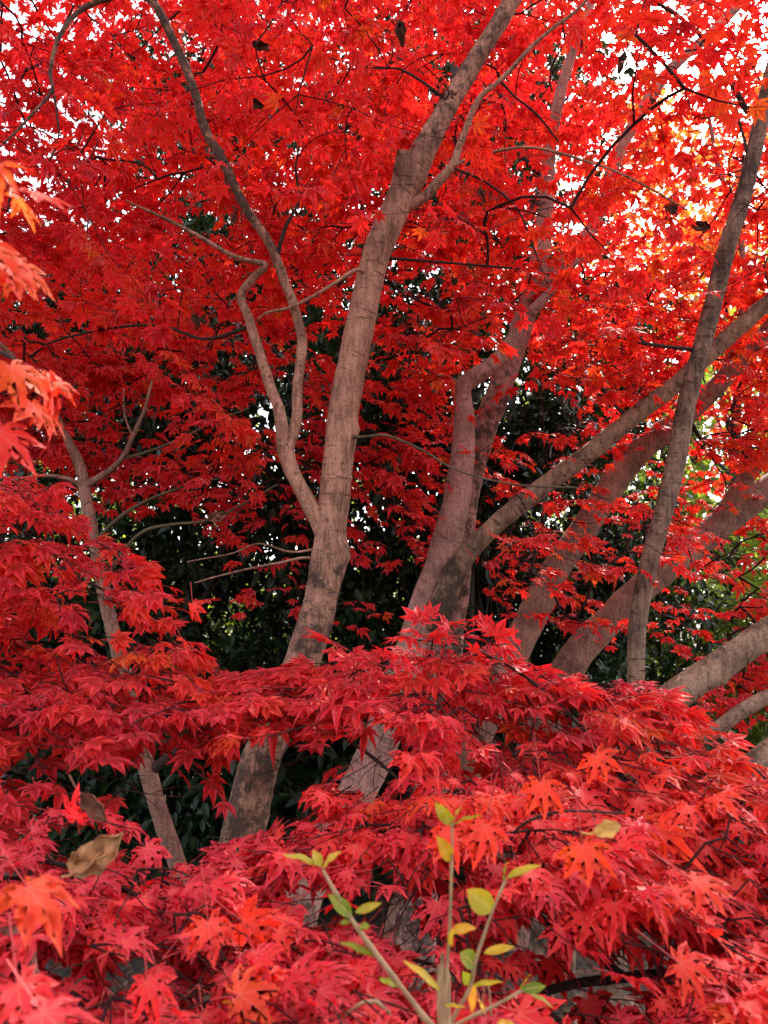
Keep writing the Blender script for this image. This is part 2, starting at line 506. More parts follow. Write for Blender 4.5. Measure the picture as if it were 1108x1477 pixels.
# ------------------------------------------------------------------ maple trees: trunks and limbs
# way-point: x, y (photo pixels), width in pixels, distance in metres, dark lichen plus painted silhouette tone 0..1
# key: name, label, bark, base distance, trunk way-points, limbs [(kind, bark, way-points)]
TREES = {}
TREES['main'] = dict(
    label='stout smooth brown maple trunk with sawn stub, dark lichen patches and slim forked side limb',
    bark='bark_brown',
    trunk=[(338, 1640, 92, 2.28, .8), (332, 1540, 82, 2.28, .6), (330, 1440, 74, 2.28, .35), (343, 1260, 72, 2.28, .7), (370, 1120, 66, 2.28, .75), (415, 1010, 60, 2.28, .45),
           (445, 925, 59, 2.28, .72), (468, 840, 57, 2.28, .62), (479, 750, 54, 2.28, .2), (489, 655, 54, 2.28, .08), (502, 560, 52, 2.28, 0), (521, 460, 51, 2.28, 0),
           (546, 360, 50, 2.28, 0), (574, 292, 51, 2.28, 0), (597, 248, 53, 2.28, .1), (614, 212, 44, 2.28, .5), (641, 163, 37, 2.28, .62), (673, 108, 35, 2.28, .62),
           (710, 48, 33, 2.28, .6), (750, -18, 32, 2.28, .6), (800, -110, 29, 2.28, .2), (840, -220, 24, 2.25, .2)],
    knots=[((516, 798), .036, .075), ((526, 620), .022, .026), ((512, 640), .015, .006), ((556, 385), .01, .005), ((573, 250), .03, .012)],
    limbs=[
        ('limb', 'bark_brown', [(476, 800, 20, 2.28, .1), (452, 752, 27, 2.27, 0), (430, 697, 26, 2.25, 0), (416, 655, 27, 2.24, 0), (408, 622, 24, 2.23, 0), (398, 588, 20, 2.23, 0), (382, 542, 18, 2.23, 0),
                                (369, 500, 17, 2.23, .1), (360, 455, 16, 2.23, .1), (353, 426, 15, 2.22, 0), (369, 402, 14, 2.21, 0), (382, 386, 12, 2.2, 0), (352, 376, 9, 2.19, .3), (300, 350, 8, 2.17, .5),
                                (252, 328, 7, 2.15, .6), (215, 306, 5, 2.13, .6), (180, 288, 3, 2.1, .6)]),
        ('limb', 'bark_brown', [(409, 640, 20, 2.24, 0), (427, 602, 19, 2.23, .2), (433, 550, 18, 2.23, 0), (436, 490, 18, 2.23, 0), (425, 440, 17, 2.22, 0), (403, 390, 17, 2.21, .1), (385, 345, 16, 2.2, .7), (355, 290, 16, 2.18, 1),
                                (322, 236, 17, 2.16, 1), (297, 190, 17, 2.14, 1), (284, 140, 16, 2.12, 1), (266, 85, 16, 2.1, 1), (244, 36, 15, 2.08, 1), (222, 4, 14, 2.06, 1), (190, -12, 12, 2.04, 1),  # upper limb painted dark: silhouette against the sky, and wet bark
                                (150, -2, 11, 2.02, 1), (112, 18, 9, 2, 1), (86, 55, 8, 1.98, 1), (74, 100, 7, 1.96, 1), (75, 132, 6, 1.95, 1), (45, 170, 5, 1.93, 1), (10, 208, 4, 1.9, 1), (-40, 238, 3, 1.88, 1)]),
        ('branch', 'bark_brown', [(586, 300, 18, 2.28, 0), (608, 284, 19, 2.27, 0), (628, 264, 18, 2.26, 0), (655, 237, 16, 2.24, 0), (663, 208, 13, 2.23, 0), (673, 175, 12, 2.22, .1), (692, 145, 11, 2.2, .2), (722, 117, 9, 2.18, .3),
                                  (757, 79, 8, 2.16, .4), (792, 48, 7, 2.14, .5), (832, 14, 6, 2.12, .6), (880, -40, 5, 2.1, .6)]),
        ('branch', 'bark_brown', [(654, 240, 7, 2.24, 0), (690, 223, 6, 2.22, 0), (750, 213, 5, 2.19, 0), (810, 221, 5, 2.16, 0), (862, 237, 4, 2.14, .3), (920, 262, 4, 2.12, .5), (990, 302, 3, 2.1, .6)]),
        ('branch', 'bark_dark', [(653, 240, 5, 2.24, .3), (700, 262, 4, 2.26, .5), (745, 300, 4, 2.28, .6), (765, 350, 3, 2.3, .6), (785, 402, 2.5, 2.32, .6)]),
        ('branch', 'bark_dark', [(722, 117, 5, 2.18, .4), (742, 138, 4, 2.2, .5), (775, 165, 4, 2.22, .5), (806, 204, 3, 2.24, .5)]),
        ('branch', 'bark_dark', [(648, 150, 6, 2.26, .4), (610, 118, 5, 2.24, .4), (575, 98, 4, 2.22, .4), (525, 96, 3, 2.2, .4), (470, 84, 2.5, 2.18, .4)]),
        ('branch', 'bark_brown', [(528, 402, 8, 2.26, 0), (512, 390, 7, 2.22, 0), (468, 418, 6, 2.2, 0), (420, 441, 6, 2.19, 0), (385, 449, 5, 2.19, 0), (372, 458, 4, 2.19, 0)]),
        ('branch', 'bark_dark', [(560, 372, 6, 2.27, .4), (600, 374, 5, 2.26, .4), (660, 379, 4, 2.25, .4), (740, 385, 4, 2.24, .4), (800, 398, 3, 2.22, .4)]),
        ('branch', 'olive', [(508, 630, 7, 2.26, 0), (530, 629, 5, 2.2, 0), (560, 629, 5, 2.17, 0), (610, 648, 4, 2.14, 0), (660, 676, 4, 2.1, 0), (740, 698, 3.5, 2.06, 0), (835, 704, 3, 2.02, 0)]),
        ('branch', 'bark_brown', [(460, 806, 6, 2.28, 0), (436, 803, 5, 2.27, 0), (398, 812, 4, 2.3, 0), (340, 826, 3.5, 2.34, 0), (280, 842, 2.5, 2.38, 0)]),
        ('branch', 'bark_brown', [(462, 790, 5, 2.28, 0), (420, 796, 4, 2.3, 0), (372, 784, 3, 2.32, 0), (330, 800, 2.5, 2.34, 0), (270, 812, 2, 2.38, 0)]),
        ('branch', 'bark_dark', [(397, 372, 8, 2.2, .4), (410, 330, 7, 2.18, .4), (432, 290, 5, 2.16, .4), (428, 240, 4, 2.14, .4), (440, 180, 3, 2.12, .4)]),
        ('branch', 'bark_dark', [(75, 128, 5, 1.95, .6), (82, 165, 4, 1.94, .6), (83, 205, 3, 1.93, .6), (60, 250, 2, 1.92, .6)]),
        ('branch', 'bark_dark', [(225, 8, 9, 2.06, .6), (200, -60, 8, 2.0, .6), (120, -120, 6, 1.95, .6), (20, -150, 4, 1.9, .6)]),
        ('branch', 'bark_dark', [(362, 470, 8, 2.23, .3), (300, 490, 6, 2.3, .5), (240, 472, 5, 2.34, .5), (170, 472, 5, 2.38, .5), (100, 486, 4, 2.42, .5), (60, 500, 3, 2.44, .5)]),
    ])
TREES['pale'] = dict(
    label='pale pinkish maple trunk bent like a knee with a long diagonal grey limb',
    bark='bark_pink',
    trunk=[(395, 1640, 96, 2.62, .8), (408, 1480, 88, 2.62, .8), (415, 1380, 82, 2.62, .8), (437, 1278, 72, 2.63, .45), (495, 1180, 64, 2.66, 0), (543, 1085, 59, 2.7, 0), (577, 985, 56, 2.74, 0), (606, 900, 55, 2.78, .1),
           (630, 830, 54, 2.8, 0), (650, 760, 49, 2.82, 0), (662, 700, 45, 2.84, 0), (669, 640, 39, 2.85, 0), (669, 592, 35, 2.85, 0), (667, 560, 32, 2.85, 0), (686, 543, 30, 2.85, 0), (712, 525, 28, 2.84, 0),
           (735, 498, 26, 2.83, 0), (757, 462, 22, 2.8, 0), (795, 420, 15, 2.75, .1), (835, 375, 9, 2.7, .2), (880, 350, 5, 2.65, .3)],
    knots=[((655, 552), .02, .008), ((672, 640), .02, .006)],
    limbs=[
        ('limb', 'bark_grey', [(618, 912, 36, 2.78, 1), (640, 868, 42, 2.74, 1), (655, 828, 40, 2.72, .9), (684, 787, 33, 2.7, .1), (740, 736, 32, 2.68, 0), (800, 690, 32, 2.66, 0), (860, 645, 31, 2.64, 0), (920, 596, 31, 2.62, 0),
                               (980, 550, 30, 2.6, 0), (1040, 495, 29, 2.58, 0), (1092, 450, 28, 2.56, .3), (1160, 390, 26, 2.54, .3), (1260, 290, 22, 2.5, .3)]),
        ('branch', 'bark_pink', [(666, 560, 6, 2.84, 0), (650, 545, 4, 2.84, 0), (615, 540, 3, 2.84, 0), (560, 530, 2.5, 2.84, 0), (520, 522, 2, 2.84, 0)]),
        ('branch', 'bark_dark', [(905, 605, 7, 2.62, .4), (870, 560, 4, 2.7, .4), (845, 500, 3, 2.75, .4), (800, 480, 2, 2.8, .4)]),
        ('branch', 'olive', [(662, 720, 6, 2.82, 0), (640, 690, 3, 2.8, 0), (600, 660, 2.5, 2.78, 0), (560, 650, 2, 2.76, 0)]),
    ])
TREES['behind'] = dict(
    label='dark lichened maple trunk half hidden behind the pale kneed trunk',
    bark='bark_pink',
    trunk=[(600, 1330, 66, 3.25, .8), (618, 1150, 60, 3.25, .8), (640, 980, 52, 3.25, .8), (655, 860, 48, 3.25, .8), (668, 740, 46, 3.22, .7), (690, 645, 44, 3.2, .75), (714, 580, 43, 3.2, .72), (736, 520, 41, 3.18, .3), (753, 470, 39, 3.16, .1),
           (770, 412, 38, 3.15, .05), (783, 345, 32, 3.13, 0), (788, 280, 27, 3.1, 0), (795, 200, 23, 3.05, .1), (815, 110, 19, 3, .2), (850, 10, 15, 2.95, .3), (890, -90, 10, 2.9, .3)],
    knots=[],
    limbs=[('limb', 'bark_pink', [(768, 425, 22, 3.16, 0), (800, 392, 24, 3.2, 0), (833, 358, 23, 3.25, 0), (862, 312, 22, 3.3, 0), (885, 240, 22, 3.3, 0), (925, 160, 21, 3.3, 0), (971, 97, 20, 3.3, 0), (1036, 38, 18, 3.3, 0), (1110, -40, 14, 3.3, 0)]),
           ('branch', 'bark_dark', [(790, 260, 10, 3.1, .3), (700, 180, 8, 3.1, .4), (600, 100, 6, 3.1, .4), (480, 40, 4, 3.1, .4)]),
           ('branch', 'bark_dark', [(775, 390, 8, 3.15, .3), (690, 330, 7, 3.1, .4), (560, 290, 5, 3.1, .4), (430, 270, 3, 3.1, .4)])])
TREES['reddish'] = dict(
    label='smooth reddish maple trunk leaning to the upper corner behind the long diagonal limb',
    bark='bark_red',
    trunk=[(590, 1330, 70, 3.5, .5), (640, 1180, 62, 3.5, .3), (700, 1030, 56, 3.5, .2), (745, 935, 51, 3.5, 0), (775, 872, 48, 3.5, 0), (805, 817, 46, 3.5, 0), (845, 760, 45, 3.5, 0), (880, 705, 45, 3.5, 0),
           (908, 665, 44, 3.5, 0), (945, 632, 41, 3.5, 0), (990, 598, 37, 3.5, 0), (1050, 540, 31, 3.5, 0), (1120, 460, 26, 3.5, .1), (1200, 340, 20, 3.5, .2)],
    knots=[],
    limbs=[('branch', 'bark_red', [(1045, 545, 14, 3.5, 0), (1075, 440, 12, 3.6, .1), (1065, 330, 10, 3.7, .3), (1030, 210, 8, 3.8, .4), (1010, 90, 6, 3.9, .4)]),
           ('branch', 'bark_dark', [(990, 598, 8, 3.5, .2), (1020, 640, 6, 3.5, .3), (1060, 650, 5, 3.6, .3), (1120, 640, 4, 3.7, .3)])])
TREES['leaning'] = dict(
    label='thick low leaning brown maple trunk that forks behind the slim speckled trunk',
    bark='bark_red',
    trunk=[(730, 1290, 70, 3.9, .5), (770, 1090, 60, 3.9, .4), (800, 1000, 55, 3.9, .2), (843, 932, 50, 3.9, .1), (890, 882, 48, 3.9, 0), (940, 837, 46, 3.9, 0), (990, 795, 47, 3.9, 0), (1040, 757, 48, 3.9, 0), (1092, 716, 46, 3.9, 0),
           (1160, 668, 44, 3.9, 0), (1260, 580, 40, 3.9, 0)],
    knots=[],
    limbs=[('limb', 'bark_red', [(1000, 792, 24, 3.9, .2), (1030, 757, 27, 3.9, 0), (1060, 714, 27, 3.88, 0), (1087, 675, 26, 3.8, 0), (1135, 610, 24, 3.78, 0), (1210, 500, 20, 3.75, 0)]),
           ('branch', 'bark_dark', [(1090, 690, 10, 3.8, .2), (1060, 610, 7, 3.9, .3), (1080, 500, 6, 4, .3), (1060, 400, 4, 4.1, .3)])])
TREES['speckled'] = dict(
    label='slim upright speckled maple trunk crossing in front of the leaning limbs',
    bark='bark_speck',
    trunk=[(880, 1480, 40, 2.42, .4), (900, 1250, 34, 2.42, .3), (912, 1080, 30, 2.42, .2), (917, 985, 28, 2.42, .2), (920, 900, 29, 2.42, .1), (934, 822, 30, 2.42, .1), (955, 747, 31, 2.42, .05), (972, 682, 32, 2.42, .1), (983, 620, 32, 2.42, .3),
           (996, 558, 31, 2.42, .35), (1012, 500, 31, 2.42, .4), (1030, 430, 31, 2.41, .4), (1048, 360, 31, 2.4, .4), (1070, 290, 29, 2.4, .35), (1088, 220, 28, 2.4, .3), (1105, 140, 27, 2.4, .3), (1127, 50, 26, 2.4, .3),
           (1152, -50, 24, 2.4, .3), (1180, -160, 20, 2.4, .3)],
    knots=[((972, 640), .02, .008), ((1052, 330), .02, .01)],
    limbs=[('branch', 'bark_dark', [(1010, 505, 9, 2.42, .4), (975, 503, 7, 2.4, .4), (930, 497, 6, 2.38, .4), (897, 489, 5, 2.36, .4), (870, 487, 4, 2.35, .4), (835, 500, 3, 2.33, .4)]),
           ('branch', 'bark_dark', [(935, 498, 5, 2.38, .4), (915, 480, 4, 2.37, .4), (890, 476, 3, 2.36, .4)]),
           ('branch', 'bark_dark', [(1080, 160, 10, 2.4, .4), (1020, 60, 8, 2.35, .4), (950, 10, 6, 2.3, .4), (870, -40, 4, 2.25, .4)]),
           ('branch', 'bark_dark', [(1082, 240, 6, 2.4, .4), (1060, 168, 4, 2.38, .4), (1010, 172, 3, 2.35, .4)])])
TREES['grey'] = dict(
    label='heavy rough grey maple limbs rising from a thick trunk behind the red foliage mound',
    bark='bark_grey',
    trunk=[(775, 1640, 100, 2.3, .4), (785, 1500, 88, 2.3, .9), (795, 1380, 76, 2.3, .8), (822, 1250, 64, 2.3, .6), (870, 1130, 54, 2.3, .1), (930, 1040, 49, 2.3, 0), (975, 1002, 48, 2.3, 0), (1030, 966, 47, 2.3, 0), (1080, 931, 46, 2.3, 0),
           (1150, 885, 45, 2.3, 0), (1260, 800, 40, 2.3, 0)],
    knots=[((1045, 985), .025, .01)],
    limbs=[('limb', 'bark_grey', [(905, 1085, 20, 2.3, .1), (965, 1085, 22, 2.25, 0), (1020, 1062, 22, 2.22, 0), (1066, 1028, 24, 2.2, 0), (1112, 1004, 24, 2.2, 0), (1180, 985, 22, 2.2, 0)]),
           ('limb', 'bark_grey', [(815, 1290, 48, 2.3, .3), (880, 1240, 46, 2.2, .3), (960, 1200, 48, 2.12, .3), (1030, 1162, 50, 2.08, .4), (1078, 1118, 48, 2.06, .2), (1130, 1075, 46, 2.05, .1), (1230, 1010, 42, 2.05, 0)])])
TREES['slim'] = dict(
    label='slim bent maple stem with small forks rising through the pink leaf bank',
    bark='bark_red',
    trunk=[(330, 1560, 38, 2.5, .2), (305, 1400, 33, 2.5, .2), (282, 1310, 30, 2.5, .1), (252, 1235, 28, 2.5, .1), (224, 1150, 27, 2.5, .1), (204, 1080, 26, 2.5, 0), (180, 975, 24, 2.5, 0), (158, 890, 23, 2.5, 0), (140, 800, 20, 2.5, 0),
           (125, 725, 20, 2.5, 0), (118, 682, 19, 2.48, 0), (101, 640, 15, 2.45, .1), (78, 596, 12, 2.4, .2), (46, 552, 10, 2.3, .3), (14, 510, 9, 2.2, .3), (-40, 460, 8, 2.1, .3), (-100, 380, 6, 2.0, .3)],
    knots=[],
    limbs=[('branch', 'bark_red', [(120, 700, 14, 2.49, 0), (150, 683, 12, 2.48, 0), (175, 661, 10, 2.47, 0), (192, 630, 8, 2.46, 0), (205, 595, 6, 2.45, .1), (216, 550, 4, 2.44, .2)]),
           ('branch', 'bark_red', [(119, 702, 10, 2.49, 0), (96, 690, 8, 2.45, .1), (60, 683, 6, 2.4, .2), (15, 690, 4, 2.35, .2)]),
           ('branch', 'olive', [(172, 664, 6, 2.47, 0), (215, 650, 5, 2.5, 0), (260, 633, 4.5, 2.53, 0), (312, 610, 4, 2.56, 0), (360, 590, 3, 2.58, 0)]),
           ('branch', 'olive', [(138, 785, 9, 2.5, 0), (165, 753, 7, 2.48, 0), (200, 728, 6, 2.46, 0), (265, 700, 4, 2.44, 0), (330, 690, 3, 2.42, 0)]),
           ('branch', 'olive', [(152, 850, 9, 2.5, 0), (175, 800, 6, 2.45, 0), (205, 768, 6, 2.42, 0), (250, 755, 5, 2.4, 0), (300, 748, 5, 2.38, 0), (350, 728, 4, 2.36, 0), (400, 700, 3, 2.34, 0)]),
           ('branch', 'bark_dark', [(212, 1115, 18, 2.5, .2), (245, 1088, 16, 2.46, .2), (300, 1062, 14, 2.42, .2), (360, 1040, 11, 2.38, .2), (430, 1015, 8, 2.34, .2)]),
           ('branch', 'bark_red', [(192, 632, 4, 2.46, 0), (180, 600, 3, 2.44, 0), (178, 560, 2, 2.42, 0)])])
# two low maples close to the camera, their trunks just outside the picture
TREES['bank'] = dict(
    label='low maple at the picture side spreading a sloping bank of pinkish red leaves',
    bark='bark_dark',
    trunk=[(-330, 1900, 60, 1.15, .3), (-300, 1500, 52, 1.15, .3), (-260, 1150, 46, 1.15, .3), (-230, 850, 40, 1.15, .3), (-200, 560, 30, 1.1, .3), (-190, 300, 22, 1.0, .3)],
    knots=[],
    limbs=[('limb', 'bark_dark', [(-240, 900, 22, 1.15, .3), (-120, 780, 13, 1.4, .3), (0, 790, 8, 1.55, .3), (110, 830, 6, 1.55, .3), (210, 880, 4, 1.5, .3), (290, 940, 3, 1.45, .3)]),
           ('limb', 'bark_dark', [(-255, 1100, 26, 1.15, .3), (-110, 1010, 13, 1.2, .3), (30, 1025, 8, 1.26, .3), (150, 1030, 6, 1.28, .3), (260, 1030, 4, 1.3, .3), (330, 1010, 4, 1.3, .3)]),
           ('limb', 'bark_dark', [(-270, 1250, 30, 1.15, .3), (-130, 1230, 18, 1.02, .3), (20, 1235, 10, 1.02, .3), (130, 1260, 8, 1.0, .3), (240, 1310, 6, 1.0, .3), (330, 1350, 5, 1.05, .3), (420, 1400, 3, 1.1, .3)]),
           ('limb', 'bark_red', [(-290, 1480, 34, 1.15, .3), (-120, 1310, 28, .9, .3), (15, 1345, 24, .8, .2), (42, 1400, 22, .75, .2), (72, 1450, 18, .72, .2), (130, 1530, 12, .7, .2)]),
           ('branch', 'bark_dark', [(-200, 560, 20, 1.1, .3), (-140, 420, 14, .8, .3), (-90, 320, 12, .62, .3), (-40, 270, 8, .56, .3), (10, 268, 5, .54, .3)]),
           ('branch', 'bark_dark', [(-195, 620, 18, 1.1, .3), (-120, 520, 14, .85, .3), (-50, 490, 9, .75, .3), (15, 510, 6, .7, .3), (40, 540, 4, .7, .3)])])
TREES['mound'] = dict(
    label='low spreading maple forming a wide mound of crimson and orange leaves',
    bark='bark_dark',
    trunk=[(1420, 2000, 90, 1.2, .4), (1370, 1720, 80, 1.18, .4), (1290, 1540, 66, 1.15, .4), (1190, 1470, 52, 1.1, .4), (1110, 1437, 40, 1.05, .4), (1060, 1422, 28, 1.02, .4), (990, 1406, 18, 1.0, .4), (900, 1410, 15, 1.0, .4), (800, 1426, 13, 1.0, .4),
           (730, 1458, 10, 1.0, .4), (670, 1500, 7, 1.0, .4)],
    knots=[((1070, 1425), .03, .012)],
    limbs=[('branch', 'bark_dark', [(1090, 1430, 18, 1.04, .4), (1040, 1330, 14, 1.1, .4), (960, 1200, 11, 1.2, .4), (860, 1070, 8, 1.3, .4), (760, 980, 6, 1.4, .4), (660, 930, 4, 1.45, .4), (560, 920, 3, 1.5, .4)]),
           ('branch', 'bark_dark', [(900, 1410, 12, 1.0, .4), (800, 1340, 10, 1.05, .4), (690, 1240, 8, 1.15, .4), (580, 1130, 6, 1.25, .4), (470, 1050, 5, 1.35, .4), (360, 1000, 3, 1.45, .4)]),
           ('branch', 'bark_dark', [(1110, 1437, 20, 1.05, .4), (1100, 1300, 14, 1.1, .4), (1080, 1180, 10, 1.18, .4), (1060, 1090, 6, 1.25, .4), (1120, 1140, 4, 1.25, .4)]),
           ('branch', 'bark_dark', [(740, 1452, 8, 1.0, .4), (640, 1400, 6, 1.0, .4), (540, 1370, 5, 1.05, .4), (450, 1340, 4, 1.1, .4), (360, 1330, 3, 1.1, .4)]),
           ('branch', 'bark_dark', [(790, 1335, 7, 1.05, .4), (760, 1290, 6, 1.0, .4), (740, 1210, 5, .95, .4), (800, 1170, 4, .9, .4), (900, 1170, 3, .9, .4)])])


def px2m(wd, D):
    return wd * D / FPX


LIMB_PTS = {'far': [], 'near': []}       # (point, limb id) seeds for the foliage
LIMBS = []                               # id -> (object, tree empty, origin)


def build_tree(key):
    T = TREES[key]
    wp = T['trunk']
    base = P(wp[0][0], wp[0][1], wp[0][3])
    origin = np.array((base[0], base[1], 0.0))
    root = thing('maple_tree', T['label'], 'maple tree', origin)
    T['root'] = root
    pool = 'near' if key in ('bank', 'mound') else 'far'

    def make(wps, name, bark, seg, knots=(), ground_it=False, parent=root, seed=0.0):
        pts = [np.concatenate([P(x, y, D), [px2m(wd, D) * .43, ms]]) for (x, y, wd, D, ms) in wps]
        if ground_it:
            b = pts[0]
            if b[2] > 0.05:
                pts = [np.array((b[0] - .02, b[1], -.08, b[3] * 1.35, b[4]))] + pts
            pts[0][2] = -0.1
        pts = np.array(pts)
        rmean = pts[:, 3].mean()
        s = spline(pts, max(.012, rmean * .55))
        s[:, 3] = np.maximum(s[:, 3], .0012)
        kind_is_limb = name == 'limb'
        if not ground_it:                              # collar where the limb leaves its trunk
            Lc = np.concatenate([[0], np.cumsum(np.linalg.norm(np.diff(s[:, :3], axis=0), axis=1))])
            s[:, 3] *= 1 + (.4 if kind_is_limb else .12) * np.exp(-Lc / (2.2 * max(.008, s[0, 3])))
        kn = []
        for ((kx, ky), kr, kh) in knots:
            d = np.min(np.abs(np.array([q[1] for q in wps]) - ky))
            k = int(np.argmin(np.abs(np.array([q[1] for q in wps]) - ky)))
            kn.append((P(kx, ky, wps[k][3] - .02), kr, kh))
        g = Geo()
        big = rmean > .012
        # small natural wander
        if rmean < .02:
            L = np.arange(len(s)) * .03
            for ax in range(3):
                s[:, ax] += np.array([mnoise.noise(Vector((l * 2.2, seed * 3.1 + ax * 9, 1.5))) for l in L]) * rmean * 1.6
        tube(g, s[:, :3], s[:, 3], seg, rough=.10 if big else .12, moss_shade=s[:, 4], knots=kn, seed=seed)
        mat = M['olive_twig'] if bark == 'olive' else M[bark]
        o = g.build(name, mat, parent, origin)
        lid = len(LIMBS)
        LIMBS.append((o, root, origin))
        step = max(1, int(.05 / max(.012, rmean * .55)))
        for q in s[::step]:
            if q[3] < .022 and (q[2] > .6):
                LIMB_PTS[pool].append((q[:3].copy(), lid))
        return o

    sd_ = float(sum(map(ord, key)) % 97)
    trunk = make(wp, 'trunk', T['bark'], 26, T['knots'], True, seed=sd_)
    for k, (kind, bark, wps) in enumerate(T['limbs']):
        make(wps, kind, bark, 16 if wps[1][2] > 14 else 8, seed=sd_ + k * 1.7)
    return root, trunk, origin


built = {k: build_tree(k) for k in TREES}

# sawn stub in the fork of the main trunk, and its scarred cut face
root, trunk, org = built['main']
g = Geo()
st = np.array([np.concatenate([P(x, y, D), [px2m(wd, D) / 2]]) for (x, y, wd, D) in
               [(584, 272, 34, 2.27), (582, 250, 32, 2.26), (583, 232, 29, 2.255), (585, 221, 27, 2.25)]])
s = spline(st, .006)
tube(g, s[:, :3], s[:, 3], 18, rough=.12, moss_shade=np.linspace(.2, .6, len(s)), seed=3.3, cut=True)
g.build('stub', M['bark_brown'], root, org)
g = Geo()
st = np.array([np.concatenate([P(x, y, D), [px2m(wd, D) / 2]]) for (x, y, wd, D) in
               [(598, 262, 36, 2.29), (603, 232, 34, 2.29), (607, 212, 30, 2.29), (612, 202, 20, 2.29)]])
s = spline(st, .006)
tube(g, s[:, :3], s[:, 3], 18, rough=.2, moss_shade=np.linspace(.4, .9, len(s)), seed=5.3, cut=True)
g.build('fork_scar', M['bark_brown'], root, org)

# ------------------------------------------------------------------ palmate leaf templates
def palmate(hi, seed):
    """Unit leaf: base at origin, middle lobe along +x to 1, blade in xy, normal +z. Returns V, F, rib."""
    r = np.random.default_rng(seed)
    droop = r.uniform(.0, .24)
    fold = r.uniform(.06, .24)
    if seed % 4 == 3:                                  # a drying, curling leaf
        droop, fold = .5, .42
    side = r.uniform(.02, .25)
    ang = np.radians(np.array([-122, -80, -40, 0, 40, 80, 122]) + r.normal(0, 4, 7))
    ln = np.array([.44, .74, .93, 1.0, .93, .74, .44]) * r.uniform(.9, 1.08, 7)
    hw = ln * (r.uniform(.18, .235, 7) if hi else r.uniform(.16, .205, 7))
    bend = r.normal(0, .2 if hi else .13, 7)
    V, R = [(0, 0, 0)], [1.0]
    F = []

    def pt(x, y, lift, rib, b):
        rr = math.hypot(x, y)
        z = -droop * rr * rr + lift - side * abs(y) * abs(y) * .6 + b * rr * rr
        V.append((x, y, z))
        R.append(rib)
        return len(V) - 1

    sin_ = []
    mid = list((ang[:-1] + ang[1:]) / 2)
    allm = [ang[0] - .38] + mid + [ang[-1] + .38]
    for k, a in enumerate(allm):
        rad = .16 if k in (0, 7) else .36 * (ln[k - 1] + ln[min(k, 6)]) / 2 + .02
        sin_.append(pt(math.cos(a) * rad, math.sin(a) * rad, fold * .10, 0.0, 0))
    for k in range(7):
        ca, sa = math.cos(ang[k]), math.sin(ang[k])

        def loc(t, s, lift, rib):
            x, y = ln[k] * t, s
            return pt(ca * x - sa * y, sa * x + ca * y, lift, rib, bend[k])
        tip = loc(1.0, 0, 0, 1.0)
        if hi:
            m1, m2, m3 = loc(.36, 0, 0, 1.), loc(.58, 0, 0, 1.), loc(.80, 0, 0, 1.)
            for sgn, S in ((-1, sin_[k]), (1, sin_[k + 1])):
                e1 = loc(.46, sgn * hw[k] * .93, fold * hw[k], 0.)
                e2 = loc(.60, sgn * hw[k] * .97, fold * hw[k], 0.)
                e2b = loc(.615, sgn * hw[k] * .80, fold * hw[k] * .9, 0.12)
                e3 = loc(.76, sgn * hw[k] * .60, fold * hw[k] * .6, 0.)
                e3b = loc(.775, sgn * hw[k] * .46, fold * hw[k] * .5, 0.15)
                e4 = loc(.89, sgn * hw[k] * .24, fold * hw[k] * .2, 0.)
                fs = [(0, S, m1, m1), (S, e1, m1, m1), (m1, e1, e2, m2), (m2, e2, e2b, e2b), (m2, e2b, e3, m3), (m3, e3, e3b, e3b), (m3, e3b, e4, e4), (m3, e4, tip, tip)]
                for f in fs:
                    F.append(f if sgn > 0 else tuple(reversed(f[:3])) + (f[0],) if f[2] == f[3] else f)
        else:
            m1 = loc(.55, 0, 0, 1.)
            for sgn, S in ((-1, sin_[k]), (1, sin_[k + 1])):
                e1 = loc(.52, sgn * hw[k], fold * hw[k], 0.)
                e2 = loc(.76, sgn * hw[k] * .55, fold * hw[k] * .6, 0.)
                for f in [(0, S, m1, m1), (S, e1, m1, m1), (m1, e1, e2, e2), (m1, e2, tip, tip)]:
                    F.append(f)
    V, F, R = np.array(V, float), np.array(F, int), np.array(R)
    # repair tri rows: last index equals third
    for i in range(len(F)):
        u = list(dict.fromkeys(F[i]))
        F[i] = (u + [u[-1]])[:4] if len(u) == 3 else F[i]
    return V, F, R


T_MID = [palmate(False, 100 + k) for k in range(8)]
T_HI = [palmate(True, 200 + k) for k in range(8)]


class Leaves:
    def __init__(self):
        self.rows = []

    def add(self, base, tip, up, size, tint, hi):
        self.rows.append((base, tip, up, size, tint, hi))

    def emit(self, g, mat=0):
        if not self.rows:
            return
        base = np.array([r[0] for r in self.rows])
        x = nrm(np.array([r[1] for r in self.rows]))
        z = np.array([r[2] for r in self.rows])
        z = nrm(z - x * (z * x).sum(1, keepdims=True))
        y = np.cross(z, x)
        sz = np.array([r[3] for r in self.rows])
        tint = np.array([r[4] for r in self.rows])
        hi = np.array([r[5] for r in self.rows])
        which = rng.integers(0, 8, len(base))
        asp = rng.uniform(.85, 1.1, len(base))
        for h in (False, True):
            for k in range(8):
                sel = np.where((hi == h) & (which == k))[0]
                if not len(sel):
                    continue
                V, F, R = (T_HI if h else T_MID)[k]
                n, nv = len(sel), len(V)
                v = base[sel][:, None, :] + (V[None, :, 0:1] * x[sel][:, None, :] + V[None, :, 1:2] * asp[sel][:, None, None] * y[sel][:, None, :] + V[None, :, 2:3] * z[sel][:, None, :]) * sz[sel][:, None, None]
                f = F[None] + (np.arange(n) * nv)[:, None, None]
                a = np.zeros((n, nv, 3))
                a[:, :, 0] = tint[sel][:, None]
                a[:, :, 1] = R[None]
                a[:, :, 2] = rng.random(n)[:, None]
                g.add(v.reshape(-1, 3), f.reshape(-1, 4), a.reshape(-1, 3), mat)


